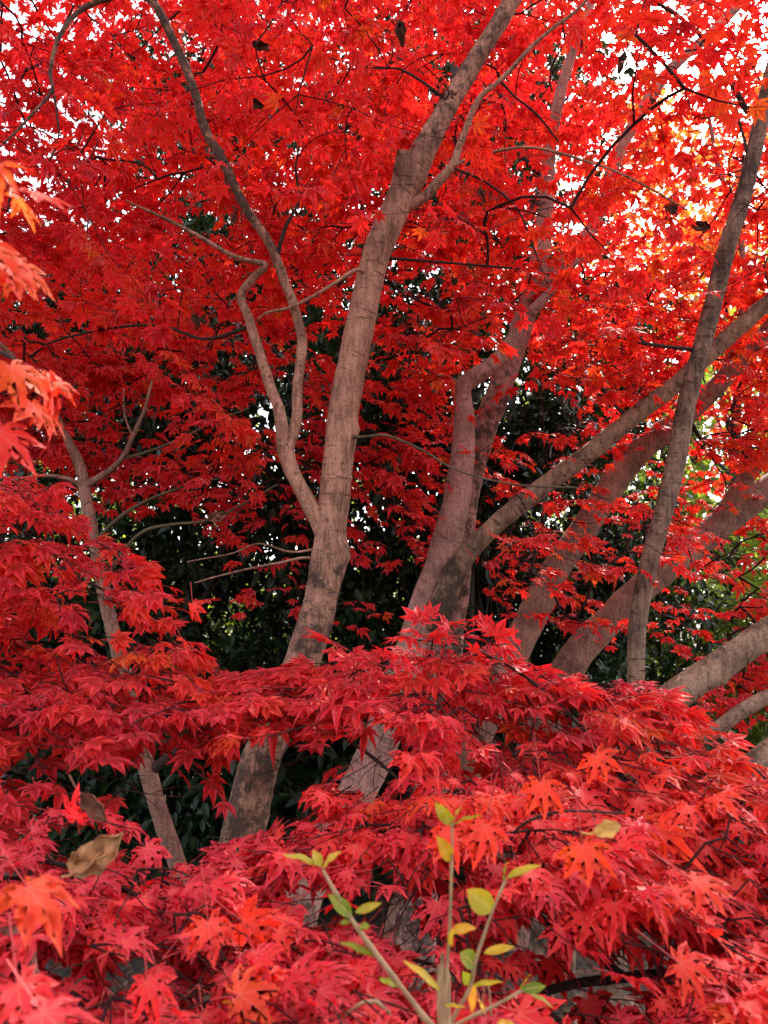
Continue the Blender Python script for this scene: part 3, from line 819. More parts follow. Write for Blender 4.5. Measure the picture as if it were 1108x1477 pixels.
def thin(g, a, b, r0, r1, mat, sag=0.0, sides=4):
    """A short twig from a to b."""
    d = b - a
    L = np.linalg.norm(d)
    if L < 1e-4:
        return
    n = 2 if L < .06 else 4
    t = np.linspace(0, 1, n)
    pts = a + d * t[:, None]
    if n > 2:
        j = rng.normal(0, .05 * L, 3)
        pts = pts + j * np.sin(t * math.pi)[:, None]
        pts[:, 2] += sag * L * np.sin(t * math.pi)
    tn = d / L
    u = np.cross(tn, (0.3, .2, .93))
    u /= np.linalg.norm(u) + 1e-9
    v = np.cross(tn, u)
    th = np.arange(sides) * 2 * math.pi / sides
    ring = np.cos(th)[:, None] * u + np.sin(th)[:, None] * v
    rr = r0 + (r1 - r0) * t
    V = (pts[:, None, :] + ring[None] * rr[:, None, None]).reshape(-1, 3)
    i, jj = np.meshgrid(np.arange(n - 1), np.arange(sides), indexing='ij')
    i, jj = i.ravel(), jj.ravel()
    j2 = (jj + 1) % sides
    g.add(V, np.stack([i * sides + jj, i * sides + j2, (i + 1) * sides + j2, (i + 1) * sides + jj], 1), None, mat)


# ------------------------------------------------------------------ where the leaf sprays hang
# spray: point, flow direction (or None), leaf size, tint mean, leaves, droop
SPRAYS = {'far': [], 'near': []}


def inside(poly, x, y):
    c = False
    n = len(poly)
    for i in range(n):
        x1, y1 = poly[i]
        x2, y2 = poly[(i + 1) % n]
        if (y1 > y) != (y2 > y) and x < (x2 - x1) * (y - y1) / (y2 - y1) + x1:
            c = not c
    return c


def hole(holes, x, y):
    k = 1.0
    for (hx, hy, rx, ry, s) in holes:
        d = ((x - hx) / rx) ** 2 + ((y - hy) / ry) ** 2
        if d < 1.5:
            k *= 1 - s * (1 if d < .8 else (1.5 - d) / .7)
    return k


# the high canopy
def canopy_edge(x):
    """lower rim of the dense canopy, in pixels"""
    xs = [-150, 0, 100, 180, 300, 360, 450, 520, 600, 660, 720, 800, 880, 960, 1040, 1108, 1260]
    ys = [560, 560, 540, 500, 520, 480, 480, 470, 500, 430, 430, 500, 520, 500, 520, 560, 560]
    return np.interp(x, xs, ys)


SKYHOLES = [(60, 100, 110, 90, .5), (150, 170, 40, 40, .3), (200, 30, 60, 30, .4), (410, 150, 60, 40, .35), (440, 240, 30, 50, .35), (1030, 160, 70, 60, .5),
            (950, 320, 100, 60, .4), (900, 70, 60, 30, .4), (880, 110, 60, 40, .4), (1040, 290, 50, 50, .3), (960, 420, 80, 50, .35), (1070, 60, 50, 50, .4), (20, 380, 40, 50, .3), (540, 440, 30, 40, .3),
            (440, 480, 70, 30, .8), (690, 500, 75, 70, .85), (660, 420, 60, 25, .5), (770, 300, 40, 30, .3)]
GUARD = []
for key_, (r_, parts_) in dict(main=(95, ('trunk', 0, 1, 2)), speckled=(60, ('trunk',)), pale=(62, ('trunk', 0)), reddish=(30, ('trunk',)), leaning=(30, ('trunk', 0)), behind=(44, ('trunk',)), slim=(40, ('trunk', 0)), grey=(36, ('trunk', 0))).items():
    for q_ in parts_:
        wps_ = TREES[key_]['trunk'] if q_ == 'trunk' else TREES[key_]['limbs'][q_][2]
        arr_ = np.array([(a[0], a[1], a[3]) for a in wps_], float)
        for i_ in range(len(arr_) - 1):
            for t_ in np.linspace(0, 1, 5)[:-1]:
                GUARD.append(tuple(arr_[i_] * (1 - t_) + arr_[i_ + 1] * t_) + (r_ if q_ in ('trunk',) else r_ * .75,))
GUARD = np.array(GUARD)


def behind_trunks(x, y, D, chance):
    """Sprays hang behind the trunks rather than across them, but for a few."""
    if rng.random() > chance:
        return D
    d = np.hypot(GUARD[:, 0] - x, GUARD[:, 1] - y)
    hit = (d < GUARD[:, 3]) & (GUARD[:, 2] + .12 > D) & (GUARD[:, 2] < (3.1 if y < 430 else 9))
    if hit.any():
        return GUARD[hit, 2].max() + rng.uniform(.2, .8)
    return D


for layer, (n, d0, d1) in enumerate(((260, 1.6, 2.2), (500, 2.2, 2.9), (760, 2.9, 4.2), (620, 4.2, 5.2))):
    k = 0
    while k < n:
        x, y = rng.uniform(-190, 1300), rng.uniform(-190, 560)
        e = canopy_edge(x)
        if y > e + rng.normal(0, 12):
            continue
        if rng.random() > (hole(SKYHOLES, x, y) if layer < 3 else hole(SKYHOLES, x, y) * (1 if 170 < x < 900 else .35)):
            continue
        D = rng.uniform(d0, d1)
        if layer == 0 and (abs(y - e) < 60 or y > 430):
            D += .5
        D = behind_trunks(x, y, D, .97)
        k += 1
        tint = .52 + .10 * (x / 1108) + .05 * (y / 500) + rng.normal(0, .10)
        if x < 330 and y < 330:
            tint -= .06
        if x > 880:
            tint += .04
        SPRAYS['far'].append((P(x, y, D), None, rng.uniform(.042, .058), tint, int(rng.integers(9, 18)), rng.uniform(.25, .8)))

# sprays in the middle band: x, y, rx, ry, slope, D, count, tint, size
CL = [(640, 745, 40, 50, .4, 2.6, 5, .5, .044), (800, 700, 60, 40, .2, 2.6, 8, .55, .046), (900, 760, 60, 40, .2, 2.3, 7, .6, .046), (780, 870, 60, 25, 0, 2.7, 5, .5, .044), (950, 880, 50, 30, 0, 3.2, 5, .5, .044),
      (575, 735, 70, 70, .9, 2.75, 22, .45, .040), (590, 650, 90, 30, .3, 2.6, 12, .5, .042), (700, 640, 110, 35, .2, 2.5, 14, .55, .044), (700, 690, 70, 25, .2, 2.35, 8, .55, .046),
      (735, 770, 70, 35, .3, 2.3, 9, .62, .048), (690, 815, 26, 20, 0, 2.4, 3, .62, .05), (875, 725, 60, 40, .2, 2.35, 9, .62, .048), (840, 815, 90, 30, .1, 2.7, 9, .55, .046), (740, 835, 60, 25, .2, 2.6, 6, .58, .044),
      (850, 885, 50, 20, 0, 2.6, 3, .6, .044), (1060, 590, 80, 80, 0, 3.3, 60, .68, .046), (1070, 480, 80, 70, 0, 3.4, 50, .68, .046), (1040, 680, 80, 70, 0, 4.0, 34, .6, .046), (960, 700, 70, 60, 0, 4.2, 16, .55, .046), (1000, 800, 110, 40, 0, 3.3, 16, .5, .044),
      (1060, 960, 60, 45, 0, 2.9, 18, .45, .044), (1085, 880, 40, 40, 0, 2.9, 10, .5, .044), (1000, 990, 60, 30, 0, 2.8, 8, .45, .044), (1090, 780, 50, 40, 0, 3.0, 10, .5, .046),
      (335, 625, 60, 28, .1, 2.4, 12, .62, .046), (270, 680, 90, 22, -.15, 2.7, 14, .42, .044), (330, 715, 70, 14, -.1, 2.7, 7, .42, .042), (100, 600, 110, 50, 0, 2.8, 34, .4, .046), (40, 540, 60, 50, 0, 2.6, 16, .5, .046), (200, 530, 130, 40, 0, 3.0, 30, .45, .046),
      (160, 650, 70, 25, 0, 2.9, 10, .4, .044), (445, 545, 40, 50, 0, 2.8, 16, .5, .046), (440, 640, 36, 60, 0, 2.8, 16, .42, .046), (430, 730, 45, 35, .3, 2.75, 8, .38, .044), (390, 740, 60, 20, .1, 2.75, 5, .35, .042), (400, 845, 45, 20, 0, 2.7, 3, .45, .042),
      (345, 540, 60, 40, 0, 2.9, 12, .45, .046), (560, 560, 60, 40, .2, 2.8, 14, .5, .046), (610, 500, 60, 40, .1, 2.3, 10, .66, .048), (790, 490, 80, 35, .1, 2.3, 14, .68, .05), (800, 540, 50, 20, 0, 2.4, 5, .66, .048), (880, 520, 70, 35, .1, 2.7, 12, .6, .046),
      (850, 610, 90, 30, 0, 3.2, 12, .5, .044), (930, 570, 60, 40, 0, 3.4, 14, .5, .044), (730, 420, 70, 35, .1, 2.2, 9, .66, .05), (640, 450, 50, 30, .1, 2.5, 8, .6, .048), (910, 420, 80, 60, 0, 3.2, 20, .6, .046),
      (490, 870, 30, 20, 0, 2.9, 2, .45, .04), (660, 870, 20, 15, 0, 2.6, 1, .5, .044), (880, 640, 60, 40, 0, 3.6, 8, .5, .044), (1100, 1000, 40, 40, 0, 2.9, 8, .45, .044), (540, 620, 40, 40, .1, 2.75, 8, .5, .044)]
for (cx, cy, rx, ry, sl, D, n, ti, sz) in CL:
    for _ in range(int(n * 1.35 + .5)):
        a, b = rng.normal(0, .55), rng.normal(0, .55)
        x, y = cx + a * rx, cy + b * ry + a * rx * sl
        fl = np.array((rng.normal(.75 if cx > 420 else -.1, .35), rng.normal(-.35, .25), -.1 - .45 * sl))
        SPRAYS['far'].append((P(x, y, behind_trunks(x, y, D + rng.normal(0, .12), .86)), fl, sz * rng.uniform(.85, 1.15), ti + .07 + rng.normal(0, .09), int(rng.integers(5, 11)), rng.uniform(.1, .6)))

# unseen sprays added overhead to shade the low foliage below
for _ in range(130):
    q = np.array((rng.uniform(-2.3, 2.3), rng.uniform(-1.2, .8), rng.uniform(2.75, 3.6)))
    if q[1] > .25 and (q[2] - CAMZ) / q[1] < math.tan(math.radians(47)):
        q[2] = CAMZ + q[1] * math.tan(math.radians(47)) + rng.uniform(.15, .6)
    SPRAYS['far'].append((q, None, rng.uniform(.045, .06), .55 + rng.normal(0, .1), 16, rng.uniform(.1, .5)))

# low maple mound in front
MOUND = [(330, 1010), (380, 990), (450, 980), (510, 945), (570, 930), (620, 935), (670, 930), (720, 960), (780, 970), (850, 985), (900, 1015), (950, 1055), (1000, 1100), (1060, 1145), (1150, 1190), (1260, 1240), (1260, 1560), (330, 1560), (330, 1400), (420, 1330), (470, 1290), (430, 1240),
         (390, 1200), (460, 1130), (420, 1080), (360, 1040)]
MHOLES = [(770, 1360, 80, 75, .88), (560, 1330, 70, 35, .8), (520, 1300, 60, 60, .85), (560, 1215, 60, 25, .7), (610, 1420, 70, 50, .55), (490, 1095, 55, 55, .8), (690, 1240, 30, 15, .4), (860, 1390, 60, 30, .7), (900, 1440, 60, 30, .75), (720, 1100, 40, 30, .4), (570, 1060, 35, 40, .55), (430, 1150, 40, 50, .85),
          (1090, 1350, 25, 30, .5), (960, 1370, 50, 25, .4)]
k = 0
while k < 800:
    x, y = rng.uniform(300, 1260), rng.uniform(885, 1560)
    if not inside(MOUND, x, y) or rng.random() > hole(MHOLES, x, y) * (1 if y < 1200 else .7):
        continue
    k += 1
    D = np.interp(y, [880, 960, 1080, 1200, 1320, 1450, 1560], [1.5, 1.36, 1.16, 1.0, .88, .8, .75]) * rng.uniform(.97, 1.22)
    flow = nrm(np.array((x - 660.0, 0)))[0] * min(1, abs(x - 660) / 260)
    d = np.array((flow * 1.0, -.42 + rng.normal(0, .3), -.15 - .25 * max(0, (x - 700) / 400)))
    orange = math.exp(-((x - 850) / 230) ** 2 - ((y - 1200) / 150) ** 2) * .28 + math.exp(-((x - 940) / 160) ** 2 - ((y - 1050) / 90) ** 2) * .22 + math.exp(-((x - 1050) / 120) ** 2 - ((y - 1380) / 120) ** 2) * .15
    SPRAYS['near'].append((P(x, y, D), d, rng.uniform(.036, .050), (.43 if y < 1180 else .26) + orange + rng.normal(0, .11), int(rng.integers(3, 6)), rng.uniform(.0, .32)))  # lower mound leaves: shade put into the tint against strong light

RIDGE = np.array([(340, 985), (400, 965), (450, 955), (510, 920), (570, 905), (640, 905), (700, 915), (760, 945), (830, 950), (890, 975), (940, 1010), (1000, 1070), (1060, 1120), (1130, 1150)], float)
for _ in range(150):
    x = rng.uniform(330, 1130)
    y = np.interp(x, RIDGE[:, 0], RIDGE[:, 1]) + 26 + abs(rng.normal(4, 24)) + 12 * math.sin(x / 37.0)
    D = 1.5 - .35 * max(0, x - 900) / 230 + rng.normal(0, .07)
    SPRAYS['near'].append((P(x, y, D), np.array((np.clip((x - 640) / 260, -1, 1), -.3 + rng.normal(0, .35), -.02 - .2 * max(0, x - 800) / 300 + rng.normal(0, .12))), rng.uniform(.036, .048), .44 + (.14 if x > 880 else 0) + rng.normal(0, .09), int(rng.integers(3, 6)), rng.uniform(-.1, .3)))

# sloping bank on the other side
BANK = [(-150, 660), (0, 675), (60, 700), (110, 750), (170, 800), (225, 855), (265, 905), (290, 960), (300, 1010), (310, 1060), (250, 1085), (290, 1110), (210, 1110), (230, 1180), (330, 1240), (330, 1300), (440, 1320), (470, 1400), (520, 1430), (480, 1560), (-150, 1560)]
BHOLES = [(270, 870, 40, 60, .5), (150, 870, 40, 40, .5), (170, 820, 30, 25, .4), (70, 1130, 70, 35, .75), (130, 1080, 60, 25, .4), (250, 1160, 70, 90, .9), (60, 1385, 50, 35, .85), (180, 1400, 50, 35, .85), (290, 1410, 45, 60, .85), (330, 1210, 40, 70, .7), (390, 1440, 50, 30, .6), (140, 1165, 35, 30, .5),
          (135, 1245, 50, 40, .7), (380, 1300, 60, 40, .5), (20, 830, 40, 30, .4)]
k = 0
while k < 590:
    x, y = rng.uniform(-150, 520), rng.uniform(660, 1560)
    if not inside(BANK, x, y) or rng.random() > hole(BHOLES, x, y) * (1 if y < 950 else .75):
        continue
    k += 1
    D = np.interp(y, [660, 800, 950, 1100, 1220, 1330, 1450, 1560], [1.62, 1.5, 1.36, 1.12, .95, .82, .68, .6]) * rng.uniform(.95, 1.2)
    d = np.array((.9, -.35 + rng.normal(0, .3), -.42 if y < 1000 else -.25))
    ti = (.50 if y < 960 else .40 if y < 1150 else .24) + rng.normal(0, .10)  # darker tint stands in for shade on the lower bank leaves
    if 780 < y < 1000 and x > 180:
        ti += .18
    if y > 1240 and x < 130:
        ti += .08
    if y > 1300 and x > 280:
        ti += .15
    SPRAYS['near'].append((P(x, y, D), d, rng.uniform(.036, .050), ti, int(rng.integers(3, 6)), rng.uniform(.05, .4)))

# a few orange sprays hanging close to the camera
for (x, y, D, ti, n, sz) in [(-70, 235, .55, .9, 2, .044), (-95, 285, .55, .86, 3, .044), (-60, 300, .57, .9, 2, .042), (-75, 480, .66, .9, 3, .044), (-60, 540, .68, .9, 2, .042), (-120, 565, .66, .86, 3, .044)]:
    SPRAYS['near'].append((P(x, y, D), np.array((.7, -.2, -.5)), sz, ti, n, .8))

# ------------------------------------------------------------------ grow the sprays from the limbs (minimum spanning tree) and leaf them
FOL = {}
TW = {}


def fol(lid):
    if lid not in FOL:
        FOL[lid] = Leaves()
        TW[lid] = Geo()
    return FOL[lid], TW[lid]


UP = np.array((0, 0, 1.0))
# openings in the two low maples' foliage through which trunks and dark shrubs show
CLEAR = [(385, 1120, 62, 75, .97), (525, 1095, 58, 62, .92), (250, 1150, 75, 85, .93), (570, 1330, 80, 45, .92), (520, 1300, 50, 55, .9), (790, 1390, 75, 80, .9), (430, 1300, 40, 45, .85), (75, 1130, 80, 38, .85),
         (180, 1400, 60, 38, .92), (60, 1390, 66, 38, .92), (295, 1410, 60, 68, .95), (560, 1220, 55, 22, .7), (620, 1420, 70, 48, .85), (900, 1440, 60, 30, .75), (155, 880, 30, 60, .9), (260, 880, 40, 50, .5), (330, 1225, 30, 40, .7),
         (135, 1225, 40, 45, .8), (700, 1080, 45, 35, .55), (990, 1100, 25, 30, .5), (335, 1430, 46, 70, .92), (80, 1060, 50, 16, .6), (140, 1130, 40, 20, .7), (40, 960, 40, 14, .5), (210, 1000, 40, 14, .5), (120, 1330, 40, 16, .5), (420, 1380, 40, 18, .6), (980, 1400, 50, 18, .5), (1080, 1340, 30, 24, .6), (760, 1060, 40, 16, .5), (860, 1250, 30, 14, .4)]


LINE = []
for key_, q_, chance_ in [('main', 'trunk', .93), ('main', 0, .9), ('main', 1, .93), ('main', 2, .6), ('speckled', 'trunk', .88), ('pale', 'trunk', .72), ('pale', 0, .75), ('behind', 'trunk', .05), ('reddish', 'trunk', .45), ('leaning', 'trunk', .4), ('slim', 'trunk', .7), ('grey', 'trunk', .9)]:
    wps_ = TREES[key_]['trunk'] if q_ == 'trunk' else TREES[key_]['limbs'][q_][2]
    a_ = np.array([(w_[0], w_[1], w_[3], w_[2] * .5) for w_ in wps_], float)
    for i_ in range(len(a_) - 1):
        for t_ in np.linspace(0, 1, max(2, int(np.hypot(*(a_[i_ + 1] - a_[i_])[:2]) / 14)))[:-1]:
            LINE.append(tuple(a_[i_] * (1 - t_) + a_[i_ + 1] * t_) + (chance_,))
LINE = np.array(LINE)


def hides_trunk(p):
    """Chance that a leaf at p would hang right in front of a trunk the photograph shows bare."""
    x, y = pix(p)
    if not (-150 < x < 1260 and -150 < y < 1000):
        return 0.
    m = (np.hypot(LINE[:, 0] - x, LINE[:, 1] - y) < LINE[:, 3] + 13) & (LINE[:, 2] > p[1])
    c = LINE[m, 4].max() if m.any() else 0.
    return c * (.35 if 700 < x < 930 and y < 440 else 1)


def pix(p):
    v = np.array((p[0], p[1], p[2] - CAMZ))
    z = v[1] * CP + v[2] * SP_
    return W0 / 2 + FPX * v[0] / z, H0 / 2 - FPX * (v[2] * CP - v[1] * SP_) / z




def spray(lid, p, d, size, tint, n, droop, r0, near):
    """A flat fan of paired palmate leaves on thin red-brown twigs, starting at p, heading along d."""
    L, T = fol(lid)
    d = d.copy()
    d[2] = np.clip(d[2], -.5, .25)
    d = nrm(d)
    side = nrm(np.cross(UP, d) + 1e-6)
    plane_up = nrm(UP + (.16 if near else .25) * rng.normal(size=3) + (np.array((0, -.26, 0)) if near else 0))
    length = size * ((.7 if near else 1.2) + n * .28)
    dist = np.linalg.norm(p - np.array((0, 0, CAMZ)))
    hi = dist < 1.25
    end = p + d * length - UP * length * .12
    thin(T, p, end, r0, .0006, 0)
    nodes = max(1, n // 3)
    done = 0

    def put(at, dirn, sc=1.0):
        dirn = nrm(dirn + rng.normal(0, .15 if near else .22, 3))
        if near and rng.random() > hole(CLEAR, *pix(at + dirn * size * 1.3)):
            return
        if not near and rng.random() < hides_trunk(at + dirn * size * 1.1):
            return
        pet = size * rng.uniform(.45, .75)
        b = at + dirn * pet - UP * pet * .15
        if dist < 1.9:
            thin(T, at, b, .0007, .0005, 1, sides=3)
        dr = droop * rng.uniform(.4, 1.5)
        tip = nrm(dirn - UP * dr)
        up = nrm(plane_up + dirn * dr * .9 + .22 * rng.normal(size=3))
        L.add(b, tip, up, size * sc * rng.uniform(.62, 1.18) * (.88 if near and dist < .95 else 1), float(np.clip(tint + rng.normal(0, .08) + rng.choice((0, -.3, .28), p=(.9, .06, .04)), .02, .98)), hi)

    for q in range(nodes):
        t = (q + .5) / nodes
        at = p + (end - p) * t
        for s in (-1, 1):
            if done >= n:
                break
            if rng.random() < .35:                       # short side twig with its own pair
                e = at + nrm(d + side * s * 1.0) * size * rng.uniform(.8, 1.5)
                thin(T, at, e, .0008, .0005, 0, sides=3)
                put(e, d * .3 + side * s * 1.0)
                put(e, d * 1.0 + side * s * .35)
                done += 2
            else:
                put(at, d * (1.0 if near else .55) + side * s * (.75 if near else 1), .92)
                done += 1
    put(end, d, 1.05)
    if done < n:
        put(end, d + side * .9)
        put(end, d - side * .9)


def grow(pool):
    seeds = LIMB_PTS[pool]
    sp = SPRAYS[pool]
    S = np.array([s[0] for s in seeds])
    sid = np.array([s[1] for s in seeds])
    Q = np.array([s[0] for s in sp])
    n = len(Q)
    best = np.full(n, 1e9)
    par = np.full(n, -1)
    lid = np.zeros(n, int)
    start = np.zeros((n, 3))
    for i in range(n):
        d = np.linalg.norm(S - Q[i], axis=1) + .03
        j = int(np.argmin(d))
        best[i], lid[i], start[i] = d[j], sid[j], S[j]
    dead = np.zeros(n, bool)
    order = []
    cost = best.copy()
    for _ in range(n):
        c = np.where(dead, 1e9, cost)
        i = int(np.argmin(c))
        dead[i] = True
        order.append(i)
        d = np.linalg.norm(Q - Q[i], axis=1)
        # a twig continues outwards: penalise turning back
        better = (~dead) & (d < cost)
        cost[better] = d[better]
        par[better] = i
        lid[better] = lid[i]
        start[better] = Q[i]
    desc = np.ones(n)
    for i in reversed(order):
        if par[i] >= 0:
            desc[par[i]] += desc[i]
    for i in order:
        if par[i] >= 0:
            lid[i] = lid[par[i]]
        _, T = fol(lid[i])
        r = min(.0045, .0008 * math.sqrt(desc[i]) + .0004) if pool == 'far' else min(.0015, .0005 * math.sqrt(desc[i]) + .0003)
        ln = np.linalg.norm(Q[i] - start[i])
        if ln < (.75 if pool == 'far' else .32) and not (pool == 'near' and hole(CLEAR, *pix((start[i] + Q[i]) / 2)) < .5):
            thin(T, start[i], Q[i], r * 1.15, r, 0, sag=.06)
        p, flow, size, tint, nl, droop = sp[i]
        out = Q[i] - start[i]
        out[2] *= .35
        out = nrm(out + 1e-5)
        d = out * .8 + nrm(np.array((rng.normal(), rng.normal(), 0))) * .8 if flow is None else nrm(flow) * 1.0 + out * .25 + rng.normal(0, .25, 3)
        spray(lid[i], Q[i], d, size, tint, nl, droop, max(.0008, r * .8), pool == 'near')


grow('far')
grow('near')

# single leaves that stand out in the photograph: x, y, D, tip dx, dy (pixels), size, tint
def face_leaf(key, x, y, D, dx, dy, size, tint, tilt=.25):
    p = P(x, y, D)
    tipd = P(x + dx, y + dy, D - tilt * .05) - p
    lid = [i for i, l in enumerate(LIMBS) if l[1] == TREES[key]['root']]
    S = [(np.linalg.norm(q - p), i) for q, i in LIMB_PTS['near'] if i in lid]
    i = min(S)[1] if S else lid[0]
    L, T = fol(i)
    tow = nrm(np.array((0, 0, CAMZ)) - p)
    up = nrm(tow * .5 + UP * .6 + rng.normal(0, .35, 3))
    L.add(p, tipd, up, size * .85, tint, True)
    thin(T, p - nrm(tipd) * size * .8 + UP * size * .3, p, .0007, .0006, 1, sides=3)


for a in [('bank', 278, 872, 1.15, 6, 40, .034, .66), ('bank', 212, 1415, .62, 8, 60, .038, .48), ('bank', 262, 922, 1.15, 20, 30, .032, .7), ('bank', 40, 1280, .55, 50, 40, .055, .86), ('bank', 25, 1420, .48, 10, 50, .042, .5),
          ('bank', 60, 1460, .45, 40, 30, .045, .4), ('bank', 110, 1180, .8, -5, -50, .04, .36), ('bank', 300, 1330, .75, 10, 60, .05, .72), ('bank', 350, 1330, .8, 60, 20, .05, .74), ('bank', 400, 1345, .8, 60, 14, .04, .7),
          ('mound', 840, 1220, .72, 10, 60, .046, .86), ('mound', 780, 1130, .85, 10, 60, .05, .82), ('mound', 700, 1190, .8, -20, 60, .05, .78), ('mound', 650, 1200, .85, -30, 50, .05, .74), ('mound', 860, 1090, 1., 20, 40, .045, .8),
          ('mound', 1000, 1270, .75, 60, 20, .05, .8), ('mound', 980, 1390, .75, 60, 25, .05, .74), ('mound', 700, 905, 1.3, -10, -40, .036, .3), ('mound', 645, 905, 1.3, -20, -40, .036, .34), ('mound', 745, 925, 1.28, -14, -40, .036, .3),
          ('mound', 900, 1040, 1.05, 30, 30, .05, .78)]:
    face_leaf(*a)

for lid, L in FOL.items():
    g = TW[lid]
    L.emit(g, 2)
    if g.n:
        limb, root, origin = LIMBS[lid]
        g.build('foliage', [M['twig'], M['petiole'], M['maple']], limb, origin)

# ------------------------------------------------------------------ evergreen shrubs and the trees beyond
def crown(g, rx, ry, rz, cz, n, leaf, wid, mat, seed, clumps, tint_mu=.5, gap=.0):
    """n folded lance-shaped leaves in clumps spread through an uneven ellipsoid."""
    r = np.random.default_rng(seed)
    dirs = nrm(r.normal(size=(clumps, 3)))
    rad = r.random(clumps) ** .45
    lump = np.array([1 + .35 * mnoise.noise(Vector(tuple(d * 1.7 + seed))) for d in dirs])
    cc = dirs * (rad * lump)[:, None] * np.array((rx, ry, rz)) + np.array((0, 0, cz))
    cc = cc[cc[:, 2] > .12]
    keep = np.array([mnoise.noise(Vector(tuple(c * 1.1 + seed * 3))) > -0.45 + gap for c in cc])
    cc = cc[keep]
    cr = leaf * r.uniform(1.3, 2.8, len(cc))
    tint_c = r.normal(tint_mu, .16, len(cc))
    k = r.integers(0, len(cc), n)
    off = nrm(r.normal(size=(n, 3))) * (r.random((n, 1)) ** .5)
    b = cc[k] + off * cr[k][:, None]
    x = nrm(off * .9 + r.normal(0, .45, (n, 3)) + np.array((0, 0, -.25)))
    z = nrm(np.array((0, 0, 1.0)) + off * .4 + r.normal(0, .4, (n, 3)))
    z = nrm(z - x * (x * z).sum(1, keepdims=True))
    y = np.cross(z, x)
    s = leaf * r.uniform(.6, 1.2, n)
    w2 = s * wid * r.uniform(.8, 1.2, n)

    def pt(t, u, v):
        return b + x * (s * t)[:, None] + y * (w2 * u)[:, None] + z * (s * v)[:, None]
    V = np.stack([pt(0, 0, 0), pt(.35, -1, .06), pt(.38, 0, 0), pt(.35, 1, .06), pt(.72, -.72, .0), pt(.72, 0, -.05), pt(.72, .72, .0), pt(1, 0, -.14)], 1)
    base = np.array([(0, 2, 1, 1), (0, 3, 2, 2), (1, 2, 5, 4), (2, 3, 6, 5), (4, 5, 7, 7), (5, 6, 7, 7)])
    F = base[None] + (np.arange(n) * 8)[:, None, None]
    A = np.zeros((n, 8, 3))
    A[:, :, 0] = np.clip(tint_c[k] + r.normal(0, .1, n), 0, 1)[:, None]
    g.add(V.reshape(-1, 3), F.reshape(-1, 4), A.reshape(-1, 3), mat)
    return cc


def bush(name, label, cat, x, y, rxp, ryp, D, n, leaf, wid, matname, stemmat, seed, group=None, clumps=260, stems=4, tint=.5, gap=0., trunk_r=.03):
    c = P(x, y, D)
    rx, rz = px2m(rxp, D), px2m(ryp, D)
    ry = (rx + rz) * .42
    root = thing(name, label, cat, (c[0], c[1], 0), group)
    g = Geo()
    cc = crown(g, rx, ry, rz, c[2], n, leaf, wid, 0, seed, clumps, tint, gap)
    g.build('crown', M[matname], root)
    r = np.random.default_rng(seed + 5)
    for k in range(stems):
        tgt = cc[r.integers(len(cc))]
        b = np.array((r.normal(0, .12), r.normal(0, .12), -.08)) if stems > 1 else np.array((0, 0, -.08))
        mid1 = b * .6 + tgt * .4 + r.normal(0, .06, 3)
        mid1[0:2] = mid1[0:2] * .7
        s = spline(np.array([b, mid1, b * .25 + tgt * .75 + r.normal(0, .05, 3), tgt]), .08)
        gg = Geo()
        tube(gg, s, np.linspace(trunk_r, trunk_r * .25, len(s)), 8, rough=.1, seed=k)
        for _ in range(14):                             # side twigs
            i = r.integers(len(s) // 3, len(s))
            e = cc[np.argsort(np.linalg.norm(cc - s[i], axis=1))[r.integers(0, 12)]]
            thin(gg, s[i], e, trunk_r * .25, .003, 0)
        gg.build('stem' if stems > 1 else 'trunk', M[stemmat], root)
    return root


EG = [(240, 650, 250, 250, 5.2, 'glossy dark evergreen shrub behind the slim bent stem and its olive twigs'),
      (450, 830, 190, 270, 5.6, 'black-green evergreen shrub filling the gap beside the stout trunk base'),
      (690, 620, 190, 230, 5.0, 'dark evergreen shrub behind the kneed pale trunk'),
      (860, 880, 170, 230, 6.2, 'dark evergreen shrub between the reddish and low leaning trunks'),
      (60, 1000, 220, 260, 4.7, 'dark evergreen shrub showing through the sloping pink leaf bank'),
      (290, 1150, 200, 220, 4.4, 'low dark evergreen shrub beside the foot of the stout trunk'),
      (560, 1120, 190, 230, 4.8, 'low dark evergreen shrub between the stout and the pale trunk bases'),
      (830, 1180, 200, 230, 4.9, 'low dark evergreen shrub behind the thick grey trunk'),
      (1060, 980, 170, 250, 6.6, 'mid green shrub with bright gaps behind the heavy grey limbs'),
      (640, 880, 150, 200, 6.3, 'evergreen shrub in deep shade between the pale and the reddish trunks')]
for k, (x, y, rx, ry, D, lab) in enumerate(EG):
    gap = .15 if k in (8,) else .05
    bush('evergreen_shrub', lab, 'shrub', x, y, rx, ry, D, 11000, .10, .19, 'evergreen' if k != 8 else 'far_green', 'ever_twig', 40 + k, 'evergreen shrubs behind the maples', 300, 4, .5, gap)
M['dead'] = plain_mat('dead_leaf', (0.085, 0.04, 0.025), .8, .6, 30, .1)
bush('withered_shrub', 'withered shrub of crumpled brown leaves beside the foot of the stout trunk', 'shrub', 268, 1440, 58, 75, 2.05, 420, .045, .42, 'dead', 'ever_twig', 33, None, 40, 3, .5, 0., .006)
EGT = [(420, 330, 270, 300, 7.6, 'tall dark evergreen tree rising behind the stout trunk'),
       (540, 520, 230, 180, 9.0, 'dark evergreen tree behind the gap between the stout and the pale trunk'),
       (250, 470, 200, 170, 9.0, 'dark evergreen tree behind the low horizontal branch'),
       (860, 560, 120, 200, 9.2, 'dark evergreen tree behind the middle of the long diagonal limb'),
       (300, 190, 200, 200, 9.5, 'tall dark evergreen tree behind the arching slim limb'),
       (660, 120, 230, 200, 9.8, 'tallest dark evergreen tree, behind the top of the stout trunk'),
       (680, 250, 230, 280, 8.2, 'tall dark evergreen tree behind the upper canopy centre'),
       (40, 520, 190, 230, 8.0, 'tall evergreen tree behind the orange leaves and slim stem')]
